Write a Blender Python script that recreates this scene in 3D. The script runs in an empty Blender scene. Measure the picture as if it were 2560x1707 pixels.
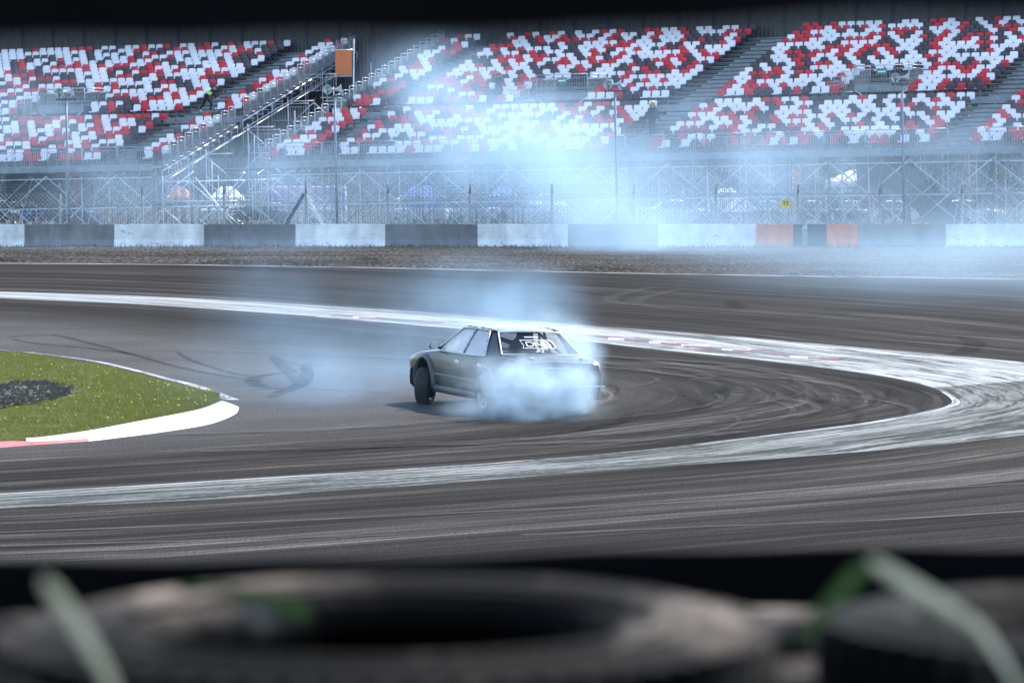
import bpy, bmesh, math, random
import numpy as np
from mathutils import Vector, Matrix, Euler

random.seed(7)
rng = np.random.default_rng(7)
SC = bpy.context.scene
COL = SC.collection
R = math.radians

# ------------------------------------------------------------------ camera
FPX, HC, VH = 10667.0, 4.25, 386.0          # focal length in photo pixels, eye height, horizon row
PITCH = math.atan((853.5 - VH) / FPX)
cd = bpy.data.cameras.new('camera')
cam = bpy.data.objects.new('camera', cd)
COL.objects.link(cam)
cam.location = (0, 0, HC)
cam.rotation_euler = (math.pi / 2 - PITCH, 0, 0)
cd.lens = 150
cd.sensor_width = 36
cd.clip_start = 0.1
cd.clip_end = 6000
cd.dof.use_dof = True
cd.dof.focus_distance = 80
cd.dof.aperture_fstop = 7.2
SC.camera = cam

# ------------------------------------------------------------------ light
SUN_EL, SUN_AZ = R(40), R(27)               # azimuth measured from +Y (into the picture) towards +X
world = bpy.data.worlds.new('World')
SC.world = world
world.use_nodes = True
wn = world.node_tree
sky = wn.nodes.new('ShaderNodeTexSky')
sky.sky_type = 'NISHITA'
sky.sun_disc = False
sky.dust_density = 0.3
sky.air_density = 1.0
sky.sun_elevation = SUN_EL
sky.sun_rotation = SUN_AZ
bg = wn.nodes['Background']
bg.inputs['Strength'].default_value = 0.15
wn.links.new(sky.outputs[0], bg.inputs['Color'])
sd = bpy.data.lights.new('sun', 'SUN')
sd.energy = 3.0
sd.angle = R(0.53)
sd.color = (1.0, 0.95, 0.88)
sun = bpy.data.objects.new('sun', sd)
COL.objects.link(sun)
dvec = Vector((math.sin(SUN_AZ) * math.cos(SUN_EL), math.cos(SUN_AZ) * math.cos(SUN_EL), math.sin(SUN_EL)))
sun.rotation_euler = dvec.to_track_quat('Z', 'Y').to_euler()
vs = SC.view_settings
vs.view_transform = 'Standard'
vs.look = 'None'
vs.gamma = 1.0
vs.use_curve_mapping = False
vs.exposure = 1.45
SC.cycles.max_bounces = 8
SC.cycles.diffuse_bounces = 3
SC.cycles.glossy_bounces = 3
SC.cycles.transmission_bounces = 4
SC.cycles.transparent_max_bounces = 16
SC.cycles.volume_bounces = 1
SC.cycles.volume_step_rate = 2.5
SC.cycles.volume_max_steps = 160
SC.cycles.use_denoising = True


# ------------------------------------------------------------------ helpers
def ray(u, v):
    x = (u - 1280) / FPX
    y = -(v - 853.5) / FPX
    return np.array([x, math.cos(PITCH) + y * math.sin(PITCH), -math.sin(PITCH) + y * math.cos(PITCH)])


def G(u, v, z=0.0):                          # where the line of sight of a photo pixel meets the level z
    d = ray(u, v)
    k = (z - HC) / d[2]
    return Vector((d[0] * k, d[1] * k, z))


def at(u, v, Y):                             # the point at depth Y
    d = ray(u, v)
    k = Y / d[1]
    return Vector((d[0] * k, Y, HC + d[2] * k))


S = 2560 / 2352.0                            # measurements were made in a 2352 px wide view


def G2(u, v, z=0.0):
    return G(u * S, v * S, z)


class MB:
    def __init__(self):
        self.v, self.f, self.m, self.sm = [], [], [], []

    def add(self, vs_, fs, mi=0, smooth=False):
        b = len(self.v)
        self.v.extend([tuple(p) for p in vs_])
        for f in fs:
            self.f.append(tuple(i + b for i in f))
            self.m.append(mi)
            self.sm.append(smooth)
        return self

    def box(self, lo, hi, mi=0, M=None):
        x0, y0, z0 = lo
        x1, y1, z1 = hi
        p = [(x0, y0, z0), (x1, y0, z0), (x1, y1, z0), (x0, y1, z0), (x0, y0, z1), (x1, y0, z1), (x1, y1, z1), (x0, y1, z1)]
        if M is not None:
            p = [M @ Vector(q) for q in p]
        return self.add(p, [(0, 3, 2, 1), (4, 5, 6, 7), (0, 1, 5, 4), (1, 2, 6, 5), (2, 3, 7, 6), (3, 0, 4, 7)], mi)

    def tube(self, a, b, r, n=6, mi=0, r2=None, smooth=True, caps=True):
        a, b = Vector(a), Vector(b)
        d = (b - a)
        if d.length < 1e-6:
            return self
        d.normalize()
        x = d.orthogonal().normalized()
        y = d.cross(x)
        r2 = r if r2 is None else r2
        p = []
        for k in range(n):
            w = 2 * math.pi * k / n
            o = x * math.cos(w) + y * math.sin(w)
            p.append(a + o * r)
            p.append(b + o * r2)
        fs = [(2 * k, 2 * ((k + 1) % n), 2 * ((k + 1) % n) + 1, 2 * k + 1) for k in range(n)]
        self.add(p, fs, mi, smooth)
        if caps:
            bse = len(self.v) - 2 * n
            self.f.append(tuple(bse + 2 * k for k in reversed(range(n)))); self.m.append(mi); self.sm.append(False)
            self.f.append(tuple(bse + 2 * k + 1 for k in range(n))); self.m.append(mi); self.sm.append(False)
        return self

    def path(self, pts, r, n=6, mi=0):
        for a, b in zip(pts[:-1], pts[1:]):
            self.tube(a, b, r, n, mi)
        return self

    def sweep(self, pts, r, ref=(0, 0, 1), n=8, mi=0):
        pts = [Vector(p) for p in pts]
        k = len(pts)
        rows = []
        for i, p in enumerate(pts):
            d = (pts[min(i + 1, k - 1)] - pts[max(i - 1, 0)]).normalized()
            x = d.cross(Vector(ref)).normalized()
            y = d.cross(x)
            rows.append([p + (x * math.cos(w) + y * math.sin(w)) * r for w in np.linspace(0, 2 * math.pi, n + 1)])
        return self.grid(rows, mi, True)

    def lathe(self, prof, n=24, mi=0, M=None, closed=False, smooth=True):
        # prof: (radius, height) pairs turned about the local Y axis
        b = len(self.v)
        k = len(prof)
        for i in range(n):
            w = 2 * math.pi * i / n
            for (r, h) in prof:
                q = Vector((r * math.cos(w), h, r * math.sin(w)))
                self.v.append(tuple(M @ q if M is not None else q))
        for i in range(n):
            j = (i + 1) % n
            for q in range(k if closed else k - 1):
                q2 = (q + 1) % k
                self.f.append((b + i * k + q, b + i * k + q2, b + j * k + q2, b + j * k + q))
                self.m.append(mi)
                self.sm.append(smooth)
        return self

    def grid(self, P, mi=0, smooth=True, flip=False):
        nr, nc = len(P), len(P[0])
        fs = []
        for i in range(nr - 1):
            for j in range(nc - 1):
                q = (i * nc + j, i * nc + j + 1, (i + 1) * nc + j + 1, (i + 1) * nc + j)
                fs.append(q[::-1] if flip else q)
        return self.add([p for row in P for p in row], fs, mi, smooth)

    def plate(self, quad, th, mi=0):          # a flat panel with thickness, outwards along its normal
        q = [Vector(p) for p in quad]
        n = (q[1] - q[0]).cross(q[2] - q[0]).normalized() * th
        k = len(q)
        p = q + [a + n for a in q]
        fs = [tuple(reversed(range(k))), tuple(range(k, 2 * k))] + [(i, (i + 1) % k, k + (i + 1) % k, k + i) for i in range(k)]
        return self.add(p, fs, mi)

    def mesh(self, name, mats):
        me = bpy.data.meshes.new(name)
        me.from_pydata(self.v, [], self.f)
        for m in (mats if isinstance(mats, (list, tuple)) else [mats]):
            me.materials.append(m)
        if self.f:
            me.polygons.foreach_set('material_index', self.m)
            me.polygons.foreach_set('use_smooth', self.sm)
        me.update()
        return me

    def build(self, name, mats, parent=None, loc=None, rot=None):
        return obj(name, self.mesh(name, mats), parent, loc, rot)


def obj(name, me, parent=None, loc=None, rot=None):
    o = bpy.data.objects.new(name, me)
    COL.objects.link(o)
    if parent is not None:
        o.parent = parent
    if loc is not None:
        o.location = loc
    if rot is not None:
        o.rotation_euler = rot
    return o


def empty(name, loc=(0, 0, 0), rot=(0, 0, 0)):
    o = obj(name, None, None, loc, rot)
    o.empty_display_size = 0.3
    return o


def tag(o, label=None, cat=None, group=None, kind=None):
    if label:
        o['label'] = label
    if cat:
        o['category'] = cat
    if group:
        o['group'] = group
    if kind:
        o['kind'] = kind
    return o


# ------------------------------------------------------------------ materials
def nodes(m):
    return m.node_tree.nodes, m.node_tree.links


def new_mat(name):
    m = bpy.data.materials.new(name)
    m.use_nodes = True
    return m, m.node_tree.nodes['Principled BSDF']


def noise(m, coord, scale, detail=4, rough=0.6, vec=None, dist=0.0):
    N, L = nodes(m)
    t = N.new('ShaderNodeTexNoise')
    t.inputs['Scale'].default_value = scale
    t.inputs['Detail'].default_value = detail
    t.inputs['Roughness'].default_value = rough
    t.inputs['Distortion'].default_value = dist
    if vec is not None:
        mp = N.new('ShaderNodeMapping')
        mp.inputs['Scale'].default_value = vec
        L.new(coord, mp.inputs['Vector'])
        coord = mp.outputs[0]
    L.new(coord, t.inputs['Vector'])
    return t.outputs['Fac']


def coords(m, kind='Object'):
    N, L = nodes(m)
    if kind == 'World':
        return N.new('ShaderNodeNewGeometry').outputs['Position']
    t = N.new('ShaderNodeTexCoord')
    return t.outputs[kind]


def ramp(m, fac, stops):
    N, L = nodes(m)
    r = N.new('ShaderNodeValToRGB')
    e = r.color_ramp.elements
    while len(e) > 1:
        e.remove(e[-1])
    e[0].position, e[0].color = stops[0][0], (*stops[0][1], 1)
    for p, c in stops[1:]:
        k = e.new(p)
        k.color = (*c, 1)
    L.new(fac, r.inputs['Fac'])
    return r.outputs['Color']


def mixc(m, fac, a, b, mode='MIX'):
    N, L = nodes(m)
    x = N.new('ShaderNodeMix')
    x.data_type = 'RGBA'
    x.blend_type = mode
    for s, val in ((0, fac), (6, a), (7, b)):
        if isinstance(val, (int, float)):
            x.inputs[s].default_value = val
        elif isinstance(val, tuple):
            x.inputs[s].default_value = (*val, 1)
        else:
            L.new(val, x.inputs[s])
    return x.outputs[2]


def math_(m, op, a, b=None, clamp=False):
    N, L = nodes(m)
    x = N.new('ShaderNodeMath')
    x.operation = op
    x.use_clamp = clamp
    for s, val in ((0, a), (1, b)):
        if val is None:
            continue
        if isinstance(val, (int, float)):
            x.inputs[s].default_value = val
        else:
            L.new(val, x.inputs[s])
    return x.outputs[0]


def bump(m, bsdf, h, strength=0.3, dist=0.02):
    N, L = nodes(m)
    b = N.new('ShaderNodeBump')
    b.inputs['Strength'].default_value = strength
    b.inputs['Distance'].default_value = dist
    L.new(h, b.inputs['Height'])
    L.new(b.outputs[0], bsdf.inputs['Normal'])


def simple(name, col, rough=0.6, metal=0.0, var=0.25, scale=6, coat=0.0, bumpy=0.0, spec=None, kind='Object'):
    m, b = new_mat(name)
    N, L = nodes(m)
    c = coords(m, kind)
    n = noise(m, c, scale, 5)
    lo = tuple(x * (1 - var) for x in col)
    hi = tuple(min(1, x * (1 + var)) for x in col)
    L.new(ramp(m, n, [(0.3, lo), (0.7, hi)]), b.inputs['Base Color'])
    b.inputs['Roughness'].default_value = rough
    b.inputs['Metallic'].default_value = metal
    b.inputs['Coat Weight'].default_value = coat
    b.inputs['Coat Roughness'].default_value = 0.06
    if spec is not None:
        b.inputs['Specular IOR Level'].default_value = spec
    if bumpy:
        bump(m, b, noise(m, c, scale * 6, 4), bumpy)
    return m


# asphalt: streaks run with the direction of travel (mesh attribute "flow": metres along, metres across)
def flow_of(m):
    N, L = nodes(m)
    a = N.new('ShaderNodeUVMap')
    a.uv_map = 'flow'
    return a.outputs[0]


def mk_asphalt():
    m, b = new_mat('asphalt')
    N, L = nodes(m)
    fl = flow_of(m)
    w = coords(m, 'World')
    wide = noise(m, fl, 1.0, 6, 0.78, (0.040, 1.0, 1), 0.3)
    fine = noise(m, fl, 1.0, 4, 0.75, (0.08, 3.2, 1), 0.5)
    band = noise(m, fl, 1.0, 2, 0.5, (0.02, 0.22, 1))
    grit = noise(m, w, 26, 3, 0.7)
    patch = noise(m, w, 0.16, 3)
    s = math_(m, 'ADD', math_(m, 'MULTIPLY', wide, 0.48), math_(m, 'MULTIPLY', fine, 0.34))
    s = math_(m, 'ADD', s, math_(m, 'MULTIPLY', band, 0.18))
    c = ramp(m, s, [(0.41, (0.0060, 0.0052, 0.0047)), (0.47, (0.0165, 0.0146, 0.0134)), (0.525, (0.0310, 0.0278, 0.0258)), (0.565, (0.058, 0.0535, 0.0505)), (0.615, (0.130, 0.123, 0.118))])
    g = ramp(m, grit, [(0.30, (0.45, 0.45, 0.45)), (0.52, (1, 1, 1)), (0.70, (2.4, 2.4, 2.4))])
    c = mixc(m, 1.0, c, g, 'MULTIPLY')
    p = ramp(m, patch, [(0.3, (0.84, 0.79, 0.72)), (0.7, (1.24, 1.17, 1.07))])
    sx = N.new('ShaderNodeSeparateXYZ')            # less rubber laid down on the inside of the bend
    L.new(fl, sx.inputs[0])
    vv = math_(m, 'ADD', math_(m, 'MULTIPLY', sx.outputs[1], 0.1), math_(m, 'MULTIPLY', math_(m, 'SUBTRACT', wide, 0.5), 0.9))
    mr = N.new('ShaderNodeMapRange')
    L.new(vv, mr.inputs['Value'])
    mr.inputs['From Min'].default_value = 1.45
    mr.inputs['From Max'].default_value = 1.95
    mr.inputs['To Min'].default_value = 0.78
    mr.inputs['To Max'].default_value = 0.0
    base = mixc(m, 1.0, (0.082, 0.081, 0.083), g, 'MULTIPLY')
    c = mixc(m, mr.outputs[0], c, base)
    L.new(mixc(m, 1.0, c, p, 'MULTIPLY'), b.inputs['Base Color'])
    L.new(math_(m, 'ADD', math_(m, 'MULTIPLY', fine, 0.25), 0.70), b.inputs['Roughness'])
    b.inputs['Specular IOR Level'].default_value = 0.010
    bump(m, b, grit, 0.35, 0.01)
    return m


def mk_worn_paint(name, col, keep, under=(0.05, 0.048, 0.045), tint=None):
    m, b = new_mat(name)
    N, L = nodes(m)
    fl = flow_of(m)
    w = coords(m, 'World')
    a = noise(m, fl, 1.0, 6, 0.72, (0.35, 4.5, 1), 0.7)
    a2 = noise(m, fl, 1.0, 3, 0.5, (0.06, 0.9, 1))
    g = noise(m, w, 9, 5, 0.75)
    s = math_(m, 'ADD', math_(m, 'MULTIPLY', a, 0.55), math_(m, 'ADD', math_(m, 'MULTIPLY', a2, 0.25), math_(m, 'MULTIPLY', g, 0.2)))
    t = noise(m, fl, 1.0, 3, 0.6, (0.10, 1.2, 1))
    pc = ramp(m, t, [(0.35, tint if tint else tuple(x * 0.75 for x in col)), (0.6, col)])
    k = ramp(m, s, [(keep - 0.05, (0, 0, 0)), (keep + 0.05, (1, 1, 1))])
    L.new(mixc(m, k, under, pc), b.inputs['Base Color'])
    b.inputs['Roughness'].default_value = 0.85
    b.inputs['Specular IOR Level'].default_value = 0.03
    return m


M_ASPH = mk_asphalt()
M_BAND = mk_worn_paint('worn_white_paint', (0.40, 0.40, 0.39), 0.48, under=(0.05, 0.052, 0.048), tint=(0.28, 0.295, 0.28))
M_BANDN = mk_worn_paint('worn_green_white_paint', (0.25, 0.248, 0.238), 0.505, under=(0.028, 0.032, 0.027), tint=(0.14, 0.15, 0.135))
M_LINE = mk_worn_paint('line_paint', (0.42, 0.42, 0.415), 0.475)
M_FAINT = mk_worn_paint('faint_line_paint', (0.10, 0.098, 0.096), 0.52)
M_KERBW = simple('kerb_white_paint', (0.60, 0.60, 0.585), 0.6, var=0.12, scale=3)
M_KERBR = simple('kerb_red_paint', (0.32, 0.03, 0.028), 0.6, var=0.3, scale=5)
M_RIBR = simple('rib_red_paint', (0.17, 0.028, 0.026), 0.6, var=0.4, scale=5)
M_RIBK = simple('rib_dark', (0.06, 0.06, 0.08), 0.6, var=0.4, scale=5)  # dark tone for some of the ribs
M_STEEL = simple('galvanised_steel', (0.66, 0.71, 0.76), 0.36, 0.6, 0.25, 3)
M_STEELD = simple('dark_steel', (0.06, 0.075, 0.09), 0.45, 0.5, 0.3, 3)  # plain dark parts, and scaffold tubes with shade painted into the colour
M_RAIL = simple('railing_steel', (0.32, 0.36, 0.40), 0.4, 0.5, 0.25, 3)
M_DECK = simple('decking', (0.20, 0.23, 0.26), 0.7, 0.0, 0.3, 2.5)
M_SHEET = simple('dark_corrugated_sheet', (0.06, 0.063, 0.07), 0.55, 0.3, 0.3, 1.5)
M_WHITE = simple('seat_white_plastic', (0.74, 0.74, 0.78), 0.32, 0, 0.06, 0.35, kind='World')
M_RED = simple('seat_red_plastic', (0.50, 0.012, 0.03), 0.32, 0, 0.22, 0.6, kind='World')
M_DARK = simple('seat_dark_plastic', (0.050, 0.034, 0.046), 0.35, 0, 0.25, 0.6, kind='World')
M_RUBBER = simple('tyre_rubber', (0.020, 0.020, 0.021), 0.75, 0, 0.4, 8, bumpy=0.2)
M_BLACK = simple('black_rubber_sheet', (0.004, 0.004, 0.0045), 0.9, 0, 0.3, 4, spec=0.03)


# ------------------------------------------------------------------ ground and track
CX, CY = -14.0, 75.0
BI = [(-60, 683), (0, 685), (280, 697), (560, 715), (760, 730), (950, 747), (1180, 765), (1300, 778), (1500, 802), (1700, 822), (1900, 846),
      (2050, 868), (2140, 890), (2185, 915), (2180, 932), (2100, 952), (2000, 970), (1850, 990), (1700, 1008), (1500, 1033), (1300, 1051),
      (1050, 1070), (800, 1086), (400, 1111), (0, 1135), (-60, 1139)]
BO = [(-60, 667), (0, 670), (280, 679), (560, 692), (760, 703), (950, 716), (1180, 735), (1350, 748), (1560, 764), (1760, 780), (2050, 806),
      (2352, 833), (2600, 858), (2740, 885), (2780, 925), (2700, 960), (2520, 984), (2352, 1000), (2100, 1027), (1760, 1055), (1400, 1081),
      (1050, 1108), (750, 1130), (400, 1152), (0, 1168), (-60, 1172)]
th_i = [math.atan2(G2(u, v).y - CY, G2(u, v).x - CX) for u, v in BI][::-1]
r_i = [math.hypot(G2(u, v).x - CX, G2(u, v).y - CY) for u, v in BI][::-1]


def flow_uv(x, y):
    dx, dy = np.asarray(x) - CX, np.asarray(y) - CY
    th = np.arctan2(dy, dx)
    r = np.hypot(dx, dy)
    R1 = np.interp(th, th_i, r_i)
    return th * 26.0, r / R1 * 24.0


def set_flow(me):
    uv = me.uv_layers.new(name='flow')
    n = len(me.vertices)
    co = np.empty(n * 3)
    me.vertices.foreach_get('co', co)
    co = co.reshape(-1, 3)
    u, v = flow_uv(co[:, 0], co[:, 1])
    li = np.empty(len(me.loops), dtype=np.int32)
    me.loops.foreach_get('vertex_index', li)
    d = np.stack([u[li], v[li]], 1).ravel()
    uv.data.foreach_set('uv', d)


def smooth_poly(pts, n=4):                    # Catmull-Rom through the points
    out = []
    P = [pts[0]] + list(pts) + [pts[-1]]
    for i in range(1, len(P) - 2):
        p0, p1, p2, p3 = P[i - 1], P[i], P[i + 1], P[i + 2]
        for k in range(n):
            t = k / n
            out.append(0.5 * ((2 * p1) + (p2 - p0) * t + (2 * p0 - 5 * p1 + 4 * p2 - p3) * t * t + (3 * p1 - p0 - 3 * p2 + p3) * t ** 3))
    out.append(P[-2])
    return out


def sheet(name, rows, mat, z=None, kind='structure', parent=None, flow=True):
    mb = MB()
    mb.grid([[Vector((p.x, p.y, p.z if z is None else z)) for p in row] for row in rows], smooth=False)
    o = mb.build(name, mat, parent)
    if flow:
        set_flow(o.data)
    if kind:
        tag(o, kind=kind)
    return o


# wide land
M_LAND = simple('dry_turf', (0.065, 0.085, 0.03), 0.9, 0, 0.4, 0.5, spec=0.02, kind='World')
mb = MB()
mb.box((-900, -300, -1.0), (900, 3000, -0.03))
land = tag(mb.build('ground', M_LAND), kind='structure')

# the asphalt of the circuit, a fan of cells round the hairpin
mb = MB()
ths = np.linspace(R(-178), R(178), 181)
rs = np.concatenate([np.linspace(2, 60, 80), np.linspace(62, 170, 40)])
rows = []
for t in ths:
    rows.append([Vector((CX + r * math.cos(t), CY + r * math.sin(t), 0)) for r in rs])
rows = [[p for p in row] for row in rows]
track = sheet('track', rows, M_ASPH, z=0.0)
bm = bmesh.new()
bm.from_mesh(track.data)
bmesh.ops.delete(bm, geom=[v for v in bm.verts if v.co.y < 13], context='VERTS')
bm.to_mesh(track.data)
bm.free()

# worn painted band round the outside of the hairpin, and its white edge line
pi = smooth_poly([G2(u, v) for u, v in BI], 5)
po = smooth_poly([G2(u, v) for u, v in BO], 5)
rows = []
for a, b in zip(pi, po):
    rows.append([a.lerp(b, k / 5) for k in range(6)])
sheet('painted_runoff', rows[:61], M_BAND, z=0.004)
sheet('painted_runoff', rows[60:], M_BANDN, z=0.004)
ln = []
for a, b in zip(pi[62:], po[62:]):
    d = (b - a).normalized()
    ln.append([a - d * 0.03, a + d * 0.13])
sheet('edge_line', ln, M_LINE, z=0.008)
ln = []
for a, b in zip(po[:70], pi[:70]):
    d = (b - a).normalized()
    ln.append([a - d * 0.05, a + d * 0.30])
sheet('edge_line', ln, M_LINE, z=0.008)
# far edge line of the circuit
FE = [(-120, 603), (0, 605), (300, 607), (600, 611), (900, 616), (1170, 622), (1460, 628), (1760, 633), (2060, 637), (2352, 641), (2500, 643)]
fe = [G2(u, v) for u, v in FE]
sheet('edge_line', [[p + Vector((0, -0.35, 0)), p + Vector((0, 0.35, 0))] for p in smooth_poly(fe, 3)], M_LINE, z=0.004)
# faint old lines on the near asphalt
for pts in ([(-20, 1223), (300, 1211), (700, 1194), (1060, 1177), (1330, 1165)], [(1330, 1165), (1700, 1147), (2000, 1130), (2380, 1108)],
            [(1200, 1228), (1600, 1210), (2000, 1195), (2380, 1172)], [(0, 1253), (500, 1240), (900, 1228)]):
    q = smooth_poly([G2(u, v) for u, v in pts], 4)
    sheet('faint_line', [[p + Vector((0.03, -0.06, 0)), p + Vector((-0.03, 0.06, 0))] for p in q], M_FAINT, z=0.004)

# gravel trap between the circuit and the barrier, raked in ridges
m, b = new_mat('gravel_stones')
N, L = nodes(m)
w = coords(m, 'World')
g1 = noise(m, w, 7.0, 4, 0.8)
g2 = noise(m, w, 0.5, 3, 0.6, (0.12, 1, 1))
c1 = ramp(m, g1, [(0.35, (0.015, 0.013, 0.011)), (0.5, (0.055, 0.050, 0.044)), (0.66, (0.19, 0.18, 0.165))])
c2 = ramp(m, g2, [(0.35, (0.6, 0.56, 0.5)), (0.62, (1.15, 1.12, 1.1))])
L.new(mixc(m, 1.0, c1, c2, 'MULTIPLY'), b.inputs['Base Color'])
b.inputs['Roughness'].default_value = 0.95
b.inputs['Specular IOR Level'].default_value = 0.02
bump(m, b, g1, 0.8, 0.05)
M_GRAV = m
xs = np.linspace(-30, 30, 90)
fex = np.array([p.x for p in fe]); fey = np.array([p.y for p in fe])
rows = []
ny = 190
for x in xs:
    y0 = np.interp(x, fex, fey) + 0.45
    row = []
    for k in range(ny):
        y = y0 + (191.5 - y0) * k / (ny - 1)
        z = 0.012 + 0.17 * (0.5 + 0.5 * math.sin(y * 1.35 + 0.6 * math.sin(x * 0.21) + 0.3 * math.sin(x * 0.9))) ** 1.6 * min(1, k / 4) + 0.03 * random.random() * min(1, k / 4)
        row.append(Vector((x, y, z)))
    rows.append(row)
gravel = sheet('gravel_trap', rows, M_GRAV, flow=False)

# turf strip at the foot of the barrier
M_TURF = simple('verge_turf', (0.020, 0.036, 0.012), 0.95, 0, 0.5, 1.2, spec=0.02, kind='World')
rows = [[Vector((x, y, 0.07 + 0.05 * random.random())) for y in np.linspace(186.8, 196, 14)] for x in np.linspace(-32, 32, 120)]
sheet('verge', rows, M_TURF, flow=False)
M_PAD = simple('paddock_paving', (0.085, 0.083, 0.08), 0.85, 0, 0.2, 0.6, spec=0.02, kind='World')
rows = [[Vector((x, y, 0.03)) for y in (196, 240, 300, 420)] for x in (-140, 0, 140)]
sheet('paddock', rows, M_PAD, flow=False)

# the embankment the picture is taken from, with its crest in front of the camera
M_SOIL = simple('bank_soil', (0.012, 0.010, 0.008), 0.95, 0, 0.4, 5, bumpy=0.5)
prof = [(-60, 2.4), (-8, 2.5), (0.5, 2.55), (1.9, 2.7), (2.45, 3.60), (2.7, 3.67), (4.3, 3.62), (4.7, 3.56), (5.2, 3.40), (9.0, 1.6), (14.5, -0.05)]
xs = np.linspace(-40, 40, 161)
rows = [[Vector((x, y, z + (0.012 * math.sin(x * 9 + y * 5) if 2 < y < 5.2 else 0))) for y, z in prof] for x in xs]
sheet('embankment', rows, M_SOIL, flow=False)


# ------------------------------------------------------------------ skid marks on the asphalt
def mk_skid(name, col, al):
    m, b = new_mat(name)
    N, L = nodes(m)
    fl = flow_of(m)
    w = coords(m, 'World')
    n = noise(m, w, 2.2, 5, 0.7)
    b.inputs['Base Color'].default_value = (*col, 1)
    b.inputs['Roughness'].default_value = 0.9
    b.inputs['Specular IOR Level'].default_value = 0.02
    L.new(ramp(m, n, [(0.32, (0, 0, 0)), (0.62, (al, al, al))]), b.inputs['Alpha'])
    return m


M_SKID = mk_skid('skid_rubber', (0.012, 0.0115, 0.0115), 0.5)
M_SKIDF = mk_skid('skid_rubber_faint', (0.012, 0.011, 0.011), 0.42)
M_SKIDL = mk_skid('skid_scrape', (0.11, 0.107, 0.103), 0.38)


def skid(pts, w, mat, z, px=True):
    q = smooth_poly([G2(u, v) if px else Vector((u, v, 0)) for u, v in pts], 6)
    rows = []
    for i, p in enumerate(q):
        t = (q[min(i + 1, len(q) - 1)] - q[max(i - 1, 0)])
        n = Vector((-t.y, t.x, 0)).normalized()
        k = w * (0.35 + 0.65 * math.sin(math.pi * (i + 0.5) / len(q)) ** 0.6)
        rows.append([p - n * k / 2, p + n * k / 2])
    return sheet('skid_mark', rows, mat, z=z, kind=None, parent=track)


zz = 0.010
for pts, w, mt in [
    ([(705, 833), (705, 862), (690, 884), (650, 900), (618, 915)], 0.32, M_SKID),
    ([(625, 818), (660, 850), (690, 880), (668, 893)], 0.34, M_SKID),
    ([(690, 895), (620, 892), (582, 880), (590, 866), (640, 860)], 0.30, M_SKID),
    ([(660, 830), (700, 846), (708, 868), (684, 892)], 0.22, M_SKID),
    ([(405, 808), (450, 832), (560, 862), (640, 858), (740, 838)], 0.16, M_SKID),
    ([(30, 780), (90, 790), (200, 800), (350, 820)], 0.2, M_SKID),
    ([(20, 775), (120, 770), (250, 800), (420, 846), (600, 880)], 0.18, M_SKID),
    ([(512, 890), (640, 888), (800, 902)], 0.16, M_SKID),
    ([(540, 898), (700, 893), (900, 905)], 0.16, M_SKID),
    ([(1500, 660), (1420, 678), (1400, 690), (1440, 700), (1530, 706)], 0.5, M_SKIDL),
    ([(1560, 666), (1480, 684), (1458, 696), (1490, 704), (1560, 712)], 0.5, M_SKIDL),
    ([(1302, 665), (1360, 676), (1440, 682)], 0.4, M_SKID),
    ([(1676, 692), (1690, 702), (1698, 708)], 0.5, M_SKIDF),
    ([(2210, 775), (2240, 790), (2215, 810), (2180, 818)], 0.5, M_SKIDF),
    ([(1590, 872), (1680, 890), (1690, 915), (1640, 940)], 0.26, M_SKIDL),
]:
    zz += 0.0006
    skid(pts, w, mt, zz)
for k in range(46):                            # sweeping arcs between the car and the outside of the bend
    r0 = random.uniform(13.5, 21.3)
    a0 = R(random.uniform(-60, 35))
    ln_ = R(random.uniform(14, 44))
    drift = random.uniform(-2.2, 2.2)
    pts = []
    for j in range(6):
        t = j / 5
        rr = min(21.4, r0 + drift * (t - 0.5) + 0.6 * math.sin(t * 3))
        pts.append((CX + rr * math.cos(a0 + ln_ * t), CY + rr * math.sin(a0 + ln_ * t)))
    zz += 0.0004
    skid(pts, random.choice((0.1, 0.16, 0.3, 0.5)), M_SKIDF if random.random() < 0.5 else M_SKIDL, zz, px=False)
for k in range(10):                            # tight swirls right of the car
    cx_, cy_ = random.uniform(1.6, 5.0), random.uniform(68, 84)
    rr = random.uniform(1.2, 3.2)
    a0 = R(random.uniform(-70, 10)); ln_ = R(random.uniform(60, 130))
    pts = [(cx_ + rr * math.cos(a0 + ln_ * j / 5), cy_ + 2.4 * rr * math.sin(a0 + ln_ * j / 5)) for j in range(6)]
    if max(math.hypot(p[0] - CX, p[1] - CY) for p in pts) > 21.3:
        continue
    zz += 0.0004
    skid(pts, random.uniform(0.14, 0.3), M_SKIDL if k % 2 else M_SKIDF, zz, px=False)

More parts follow.
